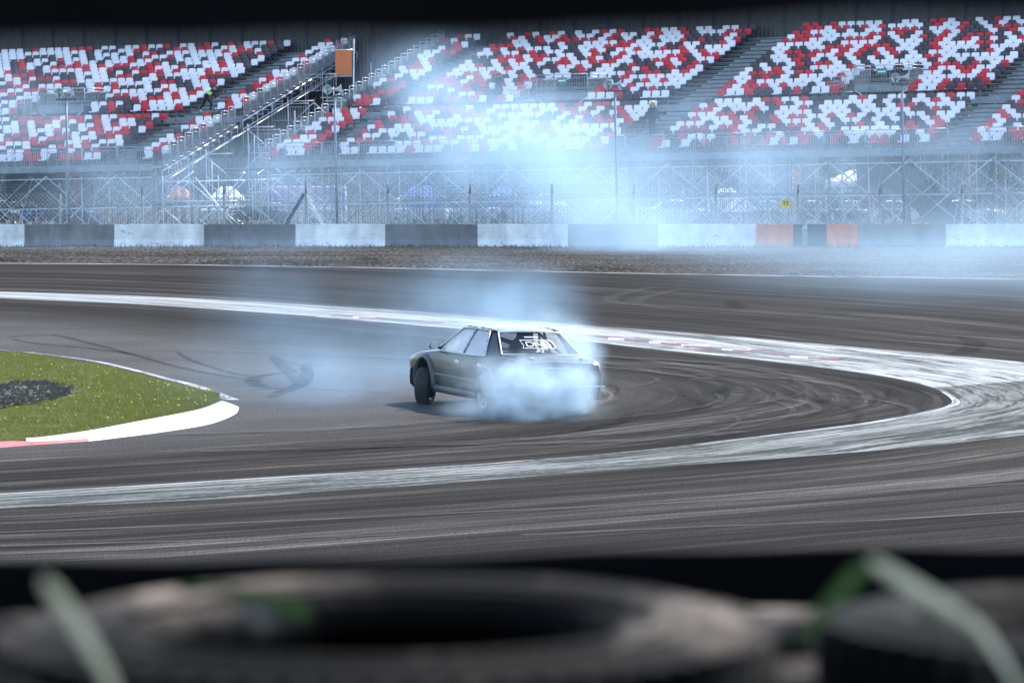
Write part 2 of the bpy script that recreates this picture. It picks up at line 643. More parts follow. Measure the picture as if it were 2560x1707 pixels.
# ------------------------------------------------------------------ serrated kerb in the painted band
def kerb_ribs(path, n, name_parent, height=0.03):
    q = [G2(u, v) for u, v in path]
    seg = [0]
    for a, b in zip(q[:-1], q[1:]):
        seg.append(seg[-1] + (b - a).length)
    bed = MB()
    rows = []
    for p in q:
        rows.append([p + Vector((-0.55, -0.5, 0.012)), p + Vector((0.75, 1.5, 0.012))])
    kb = sheet('kerb', rows, M_BAND, z=0.012)
    me = {}
    for mt in (M_RIBR, M_RIBK, M_KERBW):
        mb = MB()
        # a saw-tooth rib: low at the front, high at the back
        mb.add([(-0.30, 0.30, 0), (0.30, -0.30, 0), (0.30, -0.08, 0), (-0.30, 0.52, 0), (0.30, -0.12, height), (-0.30, 0.48, height)],
               [(0, 1, 4, 5), (1, 2, 4), (0, 5, 3), (2, 3, 5, 4), (0, 3, 2, 1)])
        me[mt.name] = mb.mesh('kerb_rib', mt)
    for k in range(n):
        s = seg[-1] * (k + 0.5) / n
        i = max(j for j in range(len(seg)) if seg[j] <= s)
        i = min(i, len(q) - 2)
        p = q[i].lerp(q[i + 1], (s - seg[i]) / (seg[i + 1] - seg[i]))
        mt = (M_RIBR, M_RIBR, M_RIBR, M_RIBK, M_KERBW, M_RIBK)[(k * 5 // 3 + random.randint(0, 1)) % 6]
        obj('kerb_rib', me[mt.name], kb, (p.x + random.uniform(-0.1, 0.1), p.y, 0.013))
    return kb


kerb_ribs([(1300, 768), (1500, 788), (1700, 808), (1900, 828)], 26, 'kerb')
kerb_ribs([(770, 727), (850, 733), (900, 738), (1000, 744)], 9, 'kerb')

# ------------------------------------------------------------------ grass island at the apex
TOP = [(-260, 780), (-120, 795), (0, 810), (100, 820), (240, 844), (380, 880), (455, 903), (500, 920)]
BOT = [(-260, 1053), (-120, 1036), (0, 1018), (100, 1010), (200, 995), (300, 976), (430, 951), (500, 931)]
M_ISL = simple('island_turf', (0.085, 0.095, 0.026), 0.95, 0, 0.45, 1.6, spec=0.02, kind='World')
tp = smooth_poly([G2(*p) for p in TOP], 6)
bp = smooth_poly([G2(*p) for p in BOT], 6)
rows = []
for a, b_ in zip(tp, bp):
    rows.append([a.lerp(b_, k / 14) + Vector((0, 0, 0.02 + 0.10 * math.sin(math.pi * k / 14) ** 0.6)) for k in range(15)])
island = sheet('grass_island', rows, M_ISL, flow=False)
isl = rows


def on_island():
    i = random.random() * (len(isl) - 1.001)
    k = random.random() * 13.999
    a, b_ = int(i), int(k)
    fi, fk = i - a, k - b_
    p = (isl[a][b_] * (1 - fk) + isl[a][b_ + 1] * fk) * (1 - fi) + (isl[a + 1][b_] * (1 - fk) + isl[a + 1][b_ + 1] * fk) * fi
    return p


def soil_at(p):
    c = G2(8, 922)
    d = ((p.x - c.x) / 1.15) ** 2 + ((p.y - c.y) / 4.0) ** 2
    return d + 0.35 * math.sin(p.x * 3.1 + p.y) + 0.2 * math.sin(p.y * 1.7)


soil_rows = []
cS = G2(8, 922)
for i in range(25):
    a = 2 * math.pi * i / 24
    row = []
    for k in range(6):
        rr = k / 5 * (1 + 0.16 * math.sin(3 * a) + 0.1 * math.sin(7 * a))
        row.append(Vector((cS.x + 1.15 * rr * math.cos(a), cS.y + 4.0 * rr * math.sin(a), 0.135 + 0.02 * random.random() - 0.02 * k / 5)))
    soil_rows.append(row)
soil_rows[-1] = soil_rows[0]
M_CLOD = simple('bare_soil', (0.12, 0.105, 0.088), 0.95, 0, 0.3, 4, bumpy=0.3, spec=0.02, kind='World')
sheet('bare_soil', soil_rows, M_CLOD, flow=False)
V, F = [], []
for _ in range(1500):
    a = random.uniform(0, 2 * math.pi)
    rr = math.sqrt(random.random())
    x, y = cS.x + 1.15 * rr * math.cos(a), cS.y + 4.0 * rr * math.sin(a)
    s = random.uniform(0.015, 0.05)
    b0 = len(V)
    V += [(x - s, y - s, 0.13), (x + s, y - s * .6, 0.13), (x + s * .2, y + s, 0.13), (x + random.uniform(-.3, .3) * s, y, 0.13 + s * random.uniform(.8, 1.6))]
    F += [(b0, b0 + 1, b0 + 3), (b0 + 1, b0 + 2, b0 + 3), (b0 + 2, b0, b0 + 3)]
me = bpy.data.meshes.new('soil_clods')
me.from_pydata(V, [], F)
me.materials.append(M_CLOD)
tag(obj('soil_clods', me), 'loose grey brown soil clods on the bare patch in the grass', 'soil', kind='stuff')

m, b = new_mat('grass_blades')
N, L = nodes(m)
w = coords(m, 'World')
n1 = noise(m, w, 0.8, 4)
n2 = noise(m, w, 40, 2)
c1 = ramp(m, n1, [(0.3, (0.055, 0.074, 0.015)), (0.5, (0.118, 0.132, 0.028)), (0.7, (0.21, 0.185, 0.06))])
L.new(mixc(m, 1.0, c1, ramp(m, n2, [(0.3, (0.7, 0.7, 0.7)), (0.7, (1.25, 1.25, 1.25))]), 'MULTIPLY'), b.inputs['Base Color'])
b.inputs['Roughness'].default_value = 0.55
b.inputs['Subsurface Weight'].default_value = 0.0
tr = N.new('ShaderNodeBsdfTranslucent')
tr.inputs['Color'].default_value = (0.15, 0.17, 0.028, 1)
mx = N.new('ShaderNodeMixShader')
mx.inputs[0].default_value = 0.4
L.new(b.outputs[0], mx.inputs[1])
L.new(tr.outputs[0], mx.inputs[2])
L.new(mx.outputs[0], N['Material Output'].inputs['Surface'])
M_GRASS = m
V, F = [], []
for _ in range(60000):
    p = on_island()
    if p.x < -13.2:
        continue
    if soil_at(p) < 0.85 and random.random() < 0.78:
        continue
    h = random.uniform(0.025, 0.075) * (1.7 if random.random() < 0.03 else 1)
    a = random.uniform(0, 2 * math.pi)
    wd = random.uniform(0.004, 0.009)
    lx, ly = random.gauss(0, 0.5) * h, random.gauss(0, 0.5) * h
    b0 = len(V)
    cx_, sx_ = math.cos(a) * wd, math.sin(a) * wd
    V += [(p.x - cx_, p.y - sx_, p.z - 0.005), (p.x + cx_, p.y + sx_, p.z - 0.005), (p.x + lx, p.y + ly, p.z + h)]
    F.append((b0, b0 + 1, b0 + 2))
me = bpy.data.meshes.new('grass')
me.from_pydata(V, [], F)
me.materials.append(M_GRASS)
tag(obj('grass', me), 'short sunlit green grass covering the apex island', 'grass', kind='stuff')
M_DAND = simple('dandelion_yellow', (0.75, 0.50, 0.02), 0.7, 0, 0.15, 10)
V, F = [], []
for _ in range(150):
    p = on_island()
    if p.x < -12.5 or soil_at(p) < 0.9:
        continue
    s = random.uniform(0.012, 0.022)
    z = p.z + random.uniform(0.05, 0.09)
    b0 = len(V)
    for k in range(6):
        a = k * math.pi / 3
        V.append((p.x + s * math.cos(a), p.y + s * math.sin(a), z))
    V += [(p.x, p.y, z + s * 0.7), (p.x, p.y, z - s * 0.8)]
    for k in range(6):
        F += [(b0 + k, b0 + (k + 1) % 6, b0 + 6), (b0 + (k + 1) % 6, b0 + k, b0 + 7)]
me = bpy.data.meshes.new('dandelions')
me.from_pydata(V, [], F)
me.materials.append(M_DAND)
tag(obj('dandelions', me), 'tiny yellow dandelion heads scattered through the apex grass', 'flowers', kind='stuff')
# tufts of weed along the gravel edge
V, F = [], []
for (u, v, n, hh) in [(650, 608, 120, 0.25), (840, 606, 160, 0.3), (610, 606, 60, 0.2), (1700, 606, 60, .2), (850, 610, 60, 0.2), (700, 612, 40, .2)]:
    c = G2(u, v)
    for _ in range(n):
        x, y = c.x + random.gauss(0, 0.35), c.y + random.gauss(0, 0.7)
        h = hh * random.uniform(0.4, 1)
        b0 = len(V)
        V += [(x - .02, y, 0.03), (x + .02, y, 0.03), (x + random.gauss(0, .08), y + random.gauss(0, .08), 0.03 + h)]
        F.append((b0, b0 + 1, b0 + 2))
for _ in range(2600):                           # longer turf under the barrier
    x, y = random.uniform(-26, 26), random.uniform(187.0, 190.6)
    h = random.uniform(0.08, 0.22)
    b0 = len(V)
    V += [(x - .03, y, 0.06), (x + .03, y, 0.06), (x + random.gauss(0, .05), y, 0.08 + h)]
    F.append((b0, b0 + 1, b0 + 2))
me = bpy.data.meshes.new('weeds')
me.from_pydata(V, [], F)
me.materials.append(M_GRASS)
me.materials.clear(); me.materials.append(simple('dark_weeds', (0.03, 0.055, 0.014), 0.8, 0, 0.4, 2, kind='World'))
tag(obj('weeds', me), 'sparse green weeds along the gravel and the barrier foot', 'weeds', kind='stuff')

# white apex kerb, its red end and the thin line on the far side of the island
KI = [(508, 927), (470, 942), (430, 952), (300, 977), (200, 996), (100, 1010), (60, 1013)]
KO = [(549, 936), (538, 952), (480, 974), (380, 991), (280, 1004), (190, 1014), (60, 1020)]
ki, ko = smooth_poly([G2(*p) for p in KI], 5), smooth_poly([G2(*p) for p in KO], 5)
rows = []
for a, b_ in zip(ki, ko):
    rows.append([Vector((a.lerp(b_, t).x, a.lerp(b_, t).y, z)) for t, z in ((0, 0.03), (0.02, 0.05), (0.25, 0.05), (0.6, 0.035), (0.93, 0.015), (1, 0.0))])
rows = [[Vector((p.x, p.y, 0)) for p in rows[0]]] + rows
kb = sheet('apex_kerb', rows, M_KERBW, flow=False)
KI = [(200, 1012), (100, 1018), (0, 1019), (-120, 1037), (-260, 1055)]
KO = [(205, 1014), (130, 1019), (0, 1029), (-120, 1047), (-260, 1066)]
ki, ko = smooth_poly([G2(*p) for p in KI], 4), smooth_poly([G2(*p) for p in KO], 4)
rows = [[Vector((a.lerp(b_, t).x, a.lerp(b_, t).y, z)) for t, z in ((0, 0.035), (0.5, 0.03), (1, 0.004))] for a, b_ in zip(ki, ko)]
sheet('red_kerb', rows, M_KERBR, flow=False)
LT = [(-120, 790), (0, 805), (100, 815), (215, 831), (300, 850), (380, 871), (440, 886), (490, 905), (525, 920)]
q = smooth_poly([G2(*p) for p in LT], 4)
rows = []
for i, p in enumerate(q):
    k = i / len(q)
    wd = 0.10 + 0.10 * max(0, k - 0.6) / 0.4
    t = q[min(i + 1, len(q) - 1)] - q[max(i - 1, 0)]
    n = Vector((-t.y, t.x, 0)).normalized()
    rows.append([p - n * wd * 0.5, p + n * wd])
sheet('edge_line', rows, M_LINE, z=0.014)
# dark earth edge between the line and the turf
rows = [[p + Vector((0, 0, 0.016)), Vector((p.x - 0.25, p.y - 0.25, 0.016))] for p in tp[6:]]

# dark belt of trees beyond the circuit to the left (mirrored in the car's flank)
V, F = [], []
for _ in range(9000):
    t = random.random()
    x, y = -150 + 40 * t + random.gauss(0, 3), 40 + 230 * t + random.gauss(0, 3)
    hgt = 9 + 3 * math.sin(t * 40) + 2 * math.sin(t * 97)
    z = hgt * random.random() ** 0.7
    a_, r_ = random.uniform(0, 6.283), random.uniform(0.5, 1.4)
    b0 = len(V)
    V += [(x, y, z), (x + r_ * math.cos(a_), y + r_ * math.sin(a_), z + random.uniform(-.6, .6)), (x + random.gauss(0, .4), y + random.gauss(0, .4), z + r_)]
    F.append((b0, b0 + 1, b0 + 2))
me = bpy.data.meshes.new('treeline')
me.from_pydata(V, [], F)
me.materials.append(simple('tree_leaves', (0.03, 0.05, 0.015), 0.8, 0, 0.4, 0.3, kind='World'))
tag(obj('treeline', me), 'dark belt of trees beyond the circuit', 'trees', kind='stuff')

# ------------------------------------------------------------------ concrete barrier
BY = 190.6


def mk_conc(name, col, scuff, tone=0.25):
    m, b = new_mat(name)
    N, L = nodes(m)
    w = coords(m, 'World')
    n1 = noise(m, w, 1.1, 6, 0.7)
    n2 = noise(m, w, 1.0, 5, 0.65, (1.2, 1, 0.35))
    n3 = noise(m, w, 1.7, 5, 0.75, (0.7, 1, 2.6), 1.5)
    c = ramp(m, n1, [(0.3, tuple(x * (1 - tone) for x in col)), (0.55, col), (0.75, tuple(min(1, x * (1 + tone * .6)) for x in col))])
    c = mixc(m, 1.0, c, ramp(m, n2, [(0.35, (0.72, 0.72, 0.72)), (0.6, (1.05, 1.05, 1.05))]), 'MULTIPLY')
    k = ramp(m, n3, [(scuff, (0, 0, 0)), (scuff + 0.05, (0.75, 0.75, 0.75))])
    c = mixc(m, k, c, (0.035, 0.035, 0.04))
    L.new(c, b.inputs['Base Color'])
    b.inputs['Roughness'].default_value = 0.85
    bump(m, b, n1, 0.2, 0.02)
    return m


M_CW = mk_conc('barrier_white_paint', (0.86, 0.86, 0.85), 0.615)
M_CG = mk_conc('barrier_bare_concrete', (0.23, 0.23, 0.235), 0.65)
M_CO = mk_conc('barrier_orange_paint', (0.72, 0.20, 0.07), 0.74)
PROF = [(-0.30, 0.0), (-0.30, 0.09), (-0.14, 0.40), (-0.085, 1.06), (-0.075, 1.075), (0.075, 1.075), (0.085, 1.06), (0.14, 0.40), (0.30, 0.09), (0.30, 0.0)]


def barrier(u0, u1, mat, label, dy=0.0, group=None):
    x0, x1 = at(u0 * S, 600, BY + dy).x + 0.004, at(u1 * S, 600, BY + dy).x - 0.004
    mb = MB()
    cxm = (x0 + x1) / 2
    h = (x1 - x0) / 2
    ns = 5
    rows = []
    for k in range(ns):
        x = -h + 2 * h * k / (ns - 1)
        ins = 0.012 if k in (0, ns - 1) else 0
        rows.append([Vector((x, y * (1 - ins * 2), z - ins)) for y, z in PROF])
    mb.grid(rows, smooth=False, flip=True)
    k = len(PROF)
    mb.add(rows[0], [tuple(range(k))])
    mb.add(rows[-1], [tuple(reversed(range(k)))])
    o = mb.build('concrete_barrier', mat, None, (cxm, BY + dy, 0.06))
    return tag(o, label, 'barrier', group or 'concrete barrier blocks along the gravel')


barrier(-150, 57, M_CW, 'white painted concrete barrier block cut off by the left picture edge')
for i, (a, b_, lab) in enumerate([
    (57, 263, 'bare grey concrete barrier block, leftmost grey one along the gravel'),
    (263, 469, 'white concrete barrier block below the stair railings, dark scuffs at its left end'),
    (469, 679, 'bare grey concrete barrier block below the gap between the two grandstands'),
    (679, 885, 'white concrete barrier block below the loudspeaker pole right of the gap'),
    (885, 1097, 'bare grey concrete barrier block directly behind the car roof'),
    (1097, 1304, 'white concrete barrier block just left of the thickest background smoke'),
    (1304, 1511, 'grey concrete barrier block hidden in the thickest background smoke'),
    (1511, 1737, 'white concrete barrier block touching the orange block left of the opening')]):
    barrier(a, b_, M_CG if i % 2 == 0 else M_CW, lab)
barrier(1737, 1821, M_CO, 'short orange barrier block on the left of the barrier opening', -0.35)
barrier(1898, 1970, M_CO, 'short orange barrier block on the right of the barrier opening')
barrier(1970, 2172, M_CG, 'bare grey concrete barrier block right of the orange pair')
barrier(2172, 2400, M_CW, 'white concrete barrier block at the right picture edge')
# black rubber blocks closing the barrier opening
M_BLK = simple('barrier_black_rubber', (0.018, 0.024, 0.032), 0.7, 0, 0.3, 3)
for (u0, u1, dy, lab) in [(1855, 1897, 0.1, 'black rubber end block beside the right orange barrier'), (1822, 1842, 0.15, 'narrow black end block beside the left orange barrier')]:
    x0, x1 = at(u0 * S, 600, BY).x, at(u1 * S, 600, BY).x
    mb = MB()
    h = (x1 - x0) / 2
    mb.add([(-h, -.3, 0), (h, -.3, 0), (h, .3, 0), (-h, .3, 0), (-h, -.22, 1.02), (h, -.22, 1.02), (h, .22, 1.02), (-h, .22, 1.02), (-h, -.18, 1.07), (h, -.18, 1.07), (h, .18, 1.07), (-h, .18, 1.07)],
           [(0, 1, 5, 4), (1, 2, 6, 5), (2, 3, 7, 6), (3, 0, 4, 7), (4, 5, 9, 8), (5, 6, 10, 9), (6, 7, 11, 10), (7, 4, 8, 11), (8, 9, 10, 11), (3, 2, 1, 0)])
    tag(mb.build('end_block', M_BLK, None, ((x0 + x1) / 2, BY + dy, 0.06)), lab, 'barrier')

# ------------------------------------------------------------------ chain-link fence behind the barrier
FY = 191.9
M_WIRE = simple('fence_wire', (0.36, 0.40, 0.44), 0.4, 0.7, 0.2, 2)
M_POST = simple('fence_post_concrete', (0.32, 0.34, 0.36), 0.8, 0, 0.2, 2)
fence = tag(empty('chain_link_fence', (0, FY, 0)), 'tall chain-link fence on bent concrete posts behind the barrier', 'fence')
mb = MB()
mb.tube((0, 0, -0.3), (0, 0, 2.55), 0.062, 8, r2=0.055)
mb.tube((0, 0, 2.5), (0, -0.30, 2.92), 0.055, 8, r2=0.045)
pm = mb.mesh('post', M_POST)
k = -1
while True:
    u = 150 + 205 * k
    if u > 2760:
        break
    obj('post', pm, fence, (at(u, 500, FY).x, 0, 0))
    k += 1
V, F = [], []


def thin(a, b_, r=0.008):
    a, b_ = Vector(a), Vector(b_)
    d = (b_ - a).normalized()
    x = d.cross(Vector((0, 1, 0)))
    x = x.normalized() if x.length > 1e-3 else Vector((1, 0, 0))
    y = d.cross(x)
    b0 = len(V)
    for p in (a, b_):
        V.extend([tuple(p + x * r), tuple(p - x * r * .5 + y * r), tuple(p - x * r * .5 - y * r)])
    F.extend([(b0, b0 + 1, b0 + 4, b0 + 3), (b0 + 1, b0 + 2, b0 + 5, b0 + 4), (b0 + 2, b0, b0 + 3, b0 + 5)])


x = -30.0
while x < 30:
    thin((x, 0.004, 0.5), (x + 2.0, 0.004, 2.5), 0.007)
    thin((x + 2.0, -0.008, 0.5), (x, -0.008, 2.5), 0.011)
    x += 0.20
for z in (2.5, 1.6, 0.9):
    thin((-30, 0, z), (30, 0, z), 0.008)
for k in range(3):
    thin((-30, -0.08 - 0.09 * k, 2.62 + 0.12 * k), (30, -0.08 - 0.09 * k, 2.62 + 0.12 * k), 0.008)
me = bpy.data.meshes.new('wire_mesh')
me.from_pydata(V, [], F)
me.materials.append(M_WIRE)
tag(obj('wire_mesh', me, fence), kind='stuff')


# text as a mesh
def text_mesh(s, size, extrude=0.002, mat=None, bold=0.0, space=1.0):
    c = bpy.data.curves.new('lettering', 'FONT')
    c.body = s
    c.size = size
    c.extrude = extrude
    c.offset = bold
    c.space_character = space
    c.align_x = 'CENTER'
    c.align_y = 'CENTER'
    o = bpy.data.objects.new('lettering', c)
    COL.objects.link(o)
    dg = bpy.context.evaluated_depsgraph_get()
    me = bpy.data.meshes.new_from_object(o.evaluated_get(dg))
    bpy.data.objects.remove(o)
    bpy.data.curves.remove(c)
    me.materials.clear()
    if mat:
        me.materials.append(mat)
    return me


# yellow board T3
p = at(1964, 511, FY - 0.05)
M_YEL = simple('sign_yellow', (0.68, 0.58, 0.03), 0.5, 0, 0.08, 4)
M_INK = simple('sign_ink', (0.03, 0.03, 0.05), 0.6)
M_INKR = simple('sign_red_ink', (0.5, 0.10, 0.04), 0.6)
sg = tag(empty('marker_board', p), 'small yellow board lettered T3 on the chain-link fence', 'sign')
MB().box((-0.21, -0.012, -0.17), (0.21, 0.012, 0.17)).build('board', M_YEL, sg)
obj('lettering', text_mesh('T3', 0.25, 0.003, M_INK, 0.006), sg, (0, -0.016, 0.045), (math.pi / 2, 0, 0))
obj('lettering', text_mesh('2', 0.12, 0.003, M_INKR), sg, (0.03, -0.016, -0.11), (math.pi / 2, 0, 0))

# ------------------------------------------------------------------ grandstands
YAW = R(23)
TILT = 0.021                                  # the stand climbs a little towards the right
Z0 = 213.0
ca, sa = math.cos(YAW), math.sin(YAW)
ROWS_LOW, ROWS_UP = 10, 17
RISE, DEP = 0.229, 0.85


def row_t(k):
    return 1.1 + DEP * k + (0.95 if k >= ROWS_LOW else 0)


def row_z(k):
    return 4.05 + RISE * k + (0.30 if k >= ROWS_LOW else 0)


NR = ROWS_LOW + ROWS_UP
T_END = row_t(NR - 1) + 1.0


def st_world(s, t, z):
    x = s * ca + t * sa
    return Vector((x, Z0 - s * sa + t * ca, z + TILT * x))


def proj(p):
    d = p - Vector((0, 0, HC))
    f = Vector((0, math.cos(PITCH), -math.sin(PITCH)))
    u = Vector((0, math.sin(PITCH), math.cos(PITCH)))
    w = d.dot(f)
    return 1280 + FPX * d.x / w, 853.5 - FPX * d.dot(u) / w


def s_of(u, t=0.0):                           # the place along the rows seen at picture column u, at depth t
    k = (u - 1280) / FPX
    # s*ca + t*sa = k*(Z0 - s*sa + t*ca)
    return (k * (Z0 + t * ca) - t * sa) / (ca + k * sa)


S_L0, S_L1 = -46.0, s_of(388)
S_R0, S_R1 = s_of(628), 33.0
AIS_L = [(s_of(217), s_of(303))]
AIS_R = [(s_of(726), s_of(810)), (s_of(1497), s_of(1590)), (s_of(2301), s_of(2396))]
PLAT = [s_of(105, 10), s_of(1360, 10), s_of(2162, 10)]
ROT = Euler((0, -TILT, -YAW), 'XYZ')


def stand_empty(name, label):
    e = empty(name, (0, Z0, 0), (0, 0, 0))
    # shear-free small tilt about the depth axis of the scene, then the yaw
    e.rotation_euler = (Matrix.Rotation(-TILT, 3, 'Y') @ Matrix.Rotation(-YAW, 3, 'Z')).to_euler()
    return tag(e, label, 'grandstand', 'grandstands on scaffolding')


stL = stand_empty('grandstand', 'left grandstand of red, white and dark seats, ending at stepped stair railings')
stR = stand_empty('grandstand', 'long right grandstand of red, white and dark seats with three aisles')


# seat shell
def seat_mesh(mat):
    prof = [(-0.40, 0.395, 0.195), (-0.38, 0.42, 0.21), (-0.08, 0.405, 0.21), (-0.02, 0.45, 0.21), (0.03, 0.61, 0.215), (0.05, 0.735, 0.205), (0.055, 0.76, 0.175)]
    mb = MB()
    fr, bk = [], []
    for (t, z, hw) in prof:
        fr.append([Vector((k * hw, t - (0.03 if abs(k) > .9 and z > .43 else 0), z + (0.015 if abs(k) > .9 and t < 0 else 0))) for k in (-1, -0.86, 0, 0.86, 1)])
        bk.append([Vector((k * hw * 0.97, t + 0.022, z - 0.02)) for k in (-1, -0.86, 0, 0.86, 1)])
    mb.grid(fr, smooth=True)
    mb.grid(bk, smooth=True, flip=True)
    n = len(prof)
    rim_f = [r[0] for r in fr] + fr[-1][1:] + [r[-1] for r in fr[::-1]][1:] + fr[0][::-1][1:-1]
    rim_b = [r[0] for r in bk] + bk[-1][1:] + [r[-1] for r in bk[::-1]][1:] + bk[0][::-1][1:-1]
    k = len(rim_f)
    mb.add(rim_f + rim_b, [(i, (i + 1) % k, k + (i + 1) % k, k + i) for i in range(k)])
    # bracket
    mb.box((-0.05, -0.25, 0.0), (0.05, -0.12, 0.41), 1)
    return mb.mesh('seat', [mat, M_STEELD])


SEATS = [seat_mesh(M_WHITE), seat_mesh(M_RED), seat_mesh(M_DARK)]
SEAT_NP = []
for me in SEATS:
    co = np.empty(len(me.vertices) * 3)
    me.vertices.foreach_get('co', co)
    SEAT_NP.append((co.reshape(-1, 3), [tuple(p.vertices) for p in me.polygons], [p.material_index for p in me.polygons]))
SP = 0.515
colour = {}


def seat_colour(k, i):
    if (k, i) in colour:
        return colour[(k, i)]
    r = random.random()
    if r < 0.03 and (k + 1, i - 1) in colour:
        c = colour[(k + 1, i - 1)]
    else:
        c = random.choices((0, 1, 2), (0.47, 0.25, 0.28))[0]
    colour[(k, i)] = c
    return c


def make_stand(st, s0, s1, aisles, plats):
    seats = []
    for k in range(NR - 1, -1, -1):
        t, z = row_t(k), row_z(k)
        i0 = math.ceil((s0 + 0.3) / SP)
        i1 = math.floor((s1 - 0.35) / SP)
        for i in range(i0, i1 + 1):
            s = i * SP
            if any(a - 0.06 < s < b_ + 0.06 for a, b_ in aisles):
                continue
            if ROWS_LOW <= k <= ROWS_LOW + 4 and any(-1.75 < s - c < 2.05 for c in plats):
                continue
            p = st_world(s, t, z + 0.5)
            u, v = proj(p)
            if not (-40 < u < 2600 and v > 5):
                continue
            seats.append((p.y, s, t, z, seat_colour(k, i)))
    seats.sort()
    for (_, s, t, z, c) in seats[:300]:
        obj('seat', SEATS[c], st, (s, t + 0.45, z), (0, 0, random.gauss(0, 0.012)))
    Vv, Ff, Mm = [], [], []
    off = 0
    mats = [M_WHITE, M_RED, M_DARK, M_STEELD]
    for (_, s, t, z, c) in seats[300:]:
        co, fs, ms = SEAT_NP[c]
        Vv.append(co + np.array([s, t + 0.45, z]))
        for f, mm in zip(fs, ms):
            Ff.append(tuple(q + off for q in f))
            Mm.append(3 if mm else c)
        off += len(co)
    me = bpy.data.meshes.new('seat_rows')
    me.from_pydata(np.concatenate(Vv).tolist(), [], Ff)
    for mt in mats:
        me.materials.append(mt)
    me.polygons.foreach_set('material_index', Mm)
    me.polygons.foreach_set('use_smooth', [True] * len(Ff))
    tag(obj('seat_rows', me, st), kind='stuff')
    # decks
    for k in range(NR):
        t, z = row_t(k), row_z(k)
        mb = MB()
        mb.box((s0, t - 0.06, z - 0.05), (s1, t + 0.50, z))
        mb.box((s0, t + 0.10, z - 0.15), (s1, t + 0.16, z - 0.052))
        mb.build('deck_row', M_DECK, st)
    mb = MB()                                    # walkway in front and cross aisle
    mb.box((s0, -0.05, 3.92), (s1, 1.03, 4.0))
    mb.box((s0, -0.09, 3.80), (s1, -0.052, 4.10))
    mb.build('front_walkway', M_DECK, st)
    mb = MB()
    zc = row_z(ROWS_LOW - 1) + RISE
    mb.box((s0, row_t(ROWS_LOW - 1) + DEP, zc - 0.05), (s1, row_t(ROWS_LOW) - 0.07, zc))
    mb.box((s0, row_t(ROWS_LOW) - 0.10, zc - 0.04), (s1, row_t(ROWS_LOW) - 0.065, row_z(ROWS_LOW) - 0.01))
    mb.build('cross_aisle', M_DECK, st)
    # aisle steps
    for a, b_ in aisles:
        sm_ = MB().box((a + .25, 0.36, 0.002), (b_ - .25, DEP - 0.12, 0.11)).mesh('aisle_step', M_DECK)
        for k in range(NR - 1):
            obj('aisle_step', sm_, st, (0, row_t(k), row_z(k)))
    return seats


make_stand(stL, S_L0, S_L1, AIS_L, PLAT[:1])
make_stand(stR, S_R0, S_R1, AIS_R, PLAT[1:])


# railings
def rail_panel_mesh(w, h, nb, rb=0.010, rr=0.022):
    mb = MB()
    mb.tube((0, 0, 0), (0, 0, h), rr, 6)
    mb.tube((w, 0, 0), (w, 0, h), rr, 6)
    mb.tube((0, 0, h), (w, 0, h), rr, 6)
    mb.tube((0, 0, h - 0.17), (w, 0, h - 0.17), rr * .7, 5)
    mb.tube((0, 0, 0.12), (w, 0, 0.12), rr * .7, 5)
    for k in range(1, nb):
        mb.tube((w * k / nb, 0, 0.12), (w * k / nb, 0, h - 0.17), rb, 4, caps=False)
    return mb.mesh('railing_panel', M_RAIL)


RP = rail_panel_mesh(2.0, 1.05, 15)
for st, s0, s1 in ((stL, -34.0, S_L1), (stR, S_R0, S_R1)):
    n = int((s1 - s0) / 2.07)
    for k in range(n):
        s = s1 - 2.07 * (k + 1) if st is stL else s0 + 2.07 * k
        u, v = proj(st_world(s, 0, 5))
        if -120 < u < 2640:
            obj('railing_panel', RP, st, (s + 0.03, -0.03, 4.0))
SPN = rail_panel_mesh(DEP - 0.06, 1.12, 8)
for st, s in ((stL, S_L1), (stR, S_R0)):         # stepped side railings
    for k in range(NR):
        obj('railing_panel', SPN, st, (s, row_t(k), row_z(k) - 0.12), (0, 0, math.pi / 2))
    for (t0, z0, t1, z1, nm) in [(row_t(0), row_z(0), row_t(9) + DEP, row_z(9) + RISE, 'stringer'), (row_t(10), row_z(10), row_t(26) + DEP, row_z(26) + RISE, 'stringer')]:
        mb = MB()
        d = 0.08 if st is stL else -0.08
        mb.tube((s + d, t0 - .3, z0 - 0.30), (s + d, t1, z1 - 0.30), 0.05, 6)
        mb.tube((s + d, t0 - .3, z0 - 0.75), (s + d, t1, z1 - 0.75), 0.035, 6)
        n = 12
        for k in range(n + 1):
            f = k / n
            tt, z_ = t0 - .3 + (t1 - t0 + .3) * f, z0 + (z1 - z0) * f
            mb.tube((s + d, tt, z_ - 0.30), (s + d, tt, z_ - 0.75), 0.025, 5)
        mb.build(nm, M_STEEL, st)
    for k in range(NR):                          # short treads outside the railing
        MB().box((-0.14, 0, -0.03), (0.14, DEP - 0.1, 0.0)).build('side_tread', M_STEEL, st, (s + (0.2 if st is stL else -0.2), row_t(k), row_z(k) - 0.14)) if st is stL else None

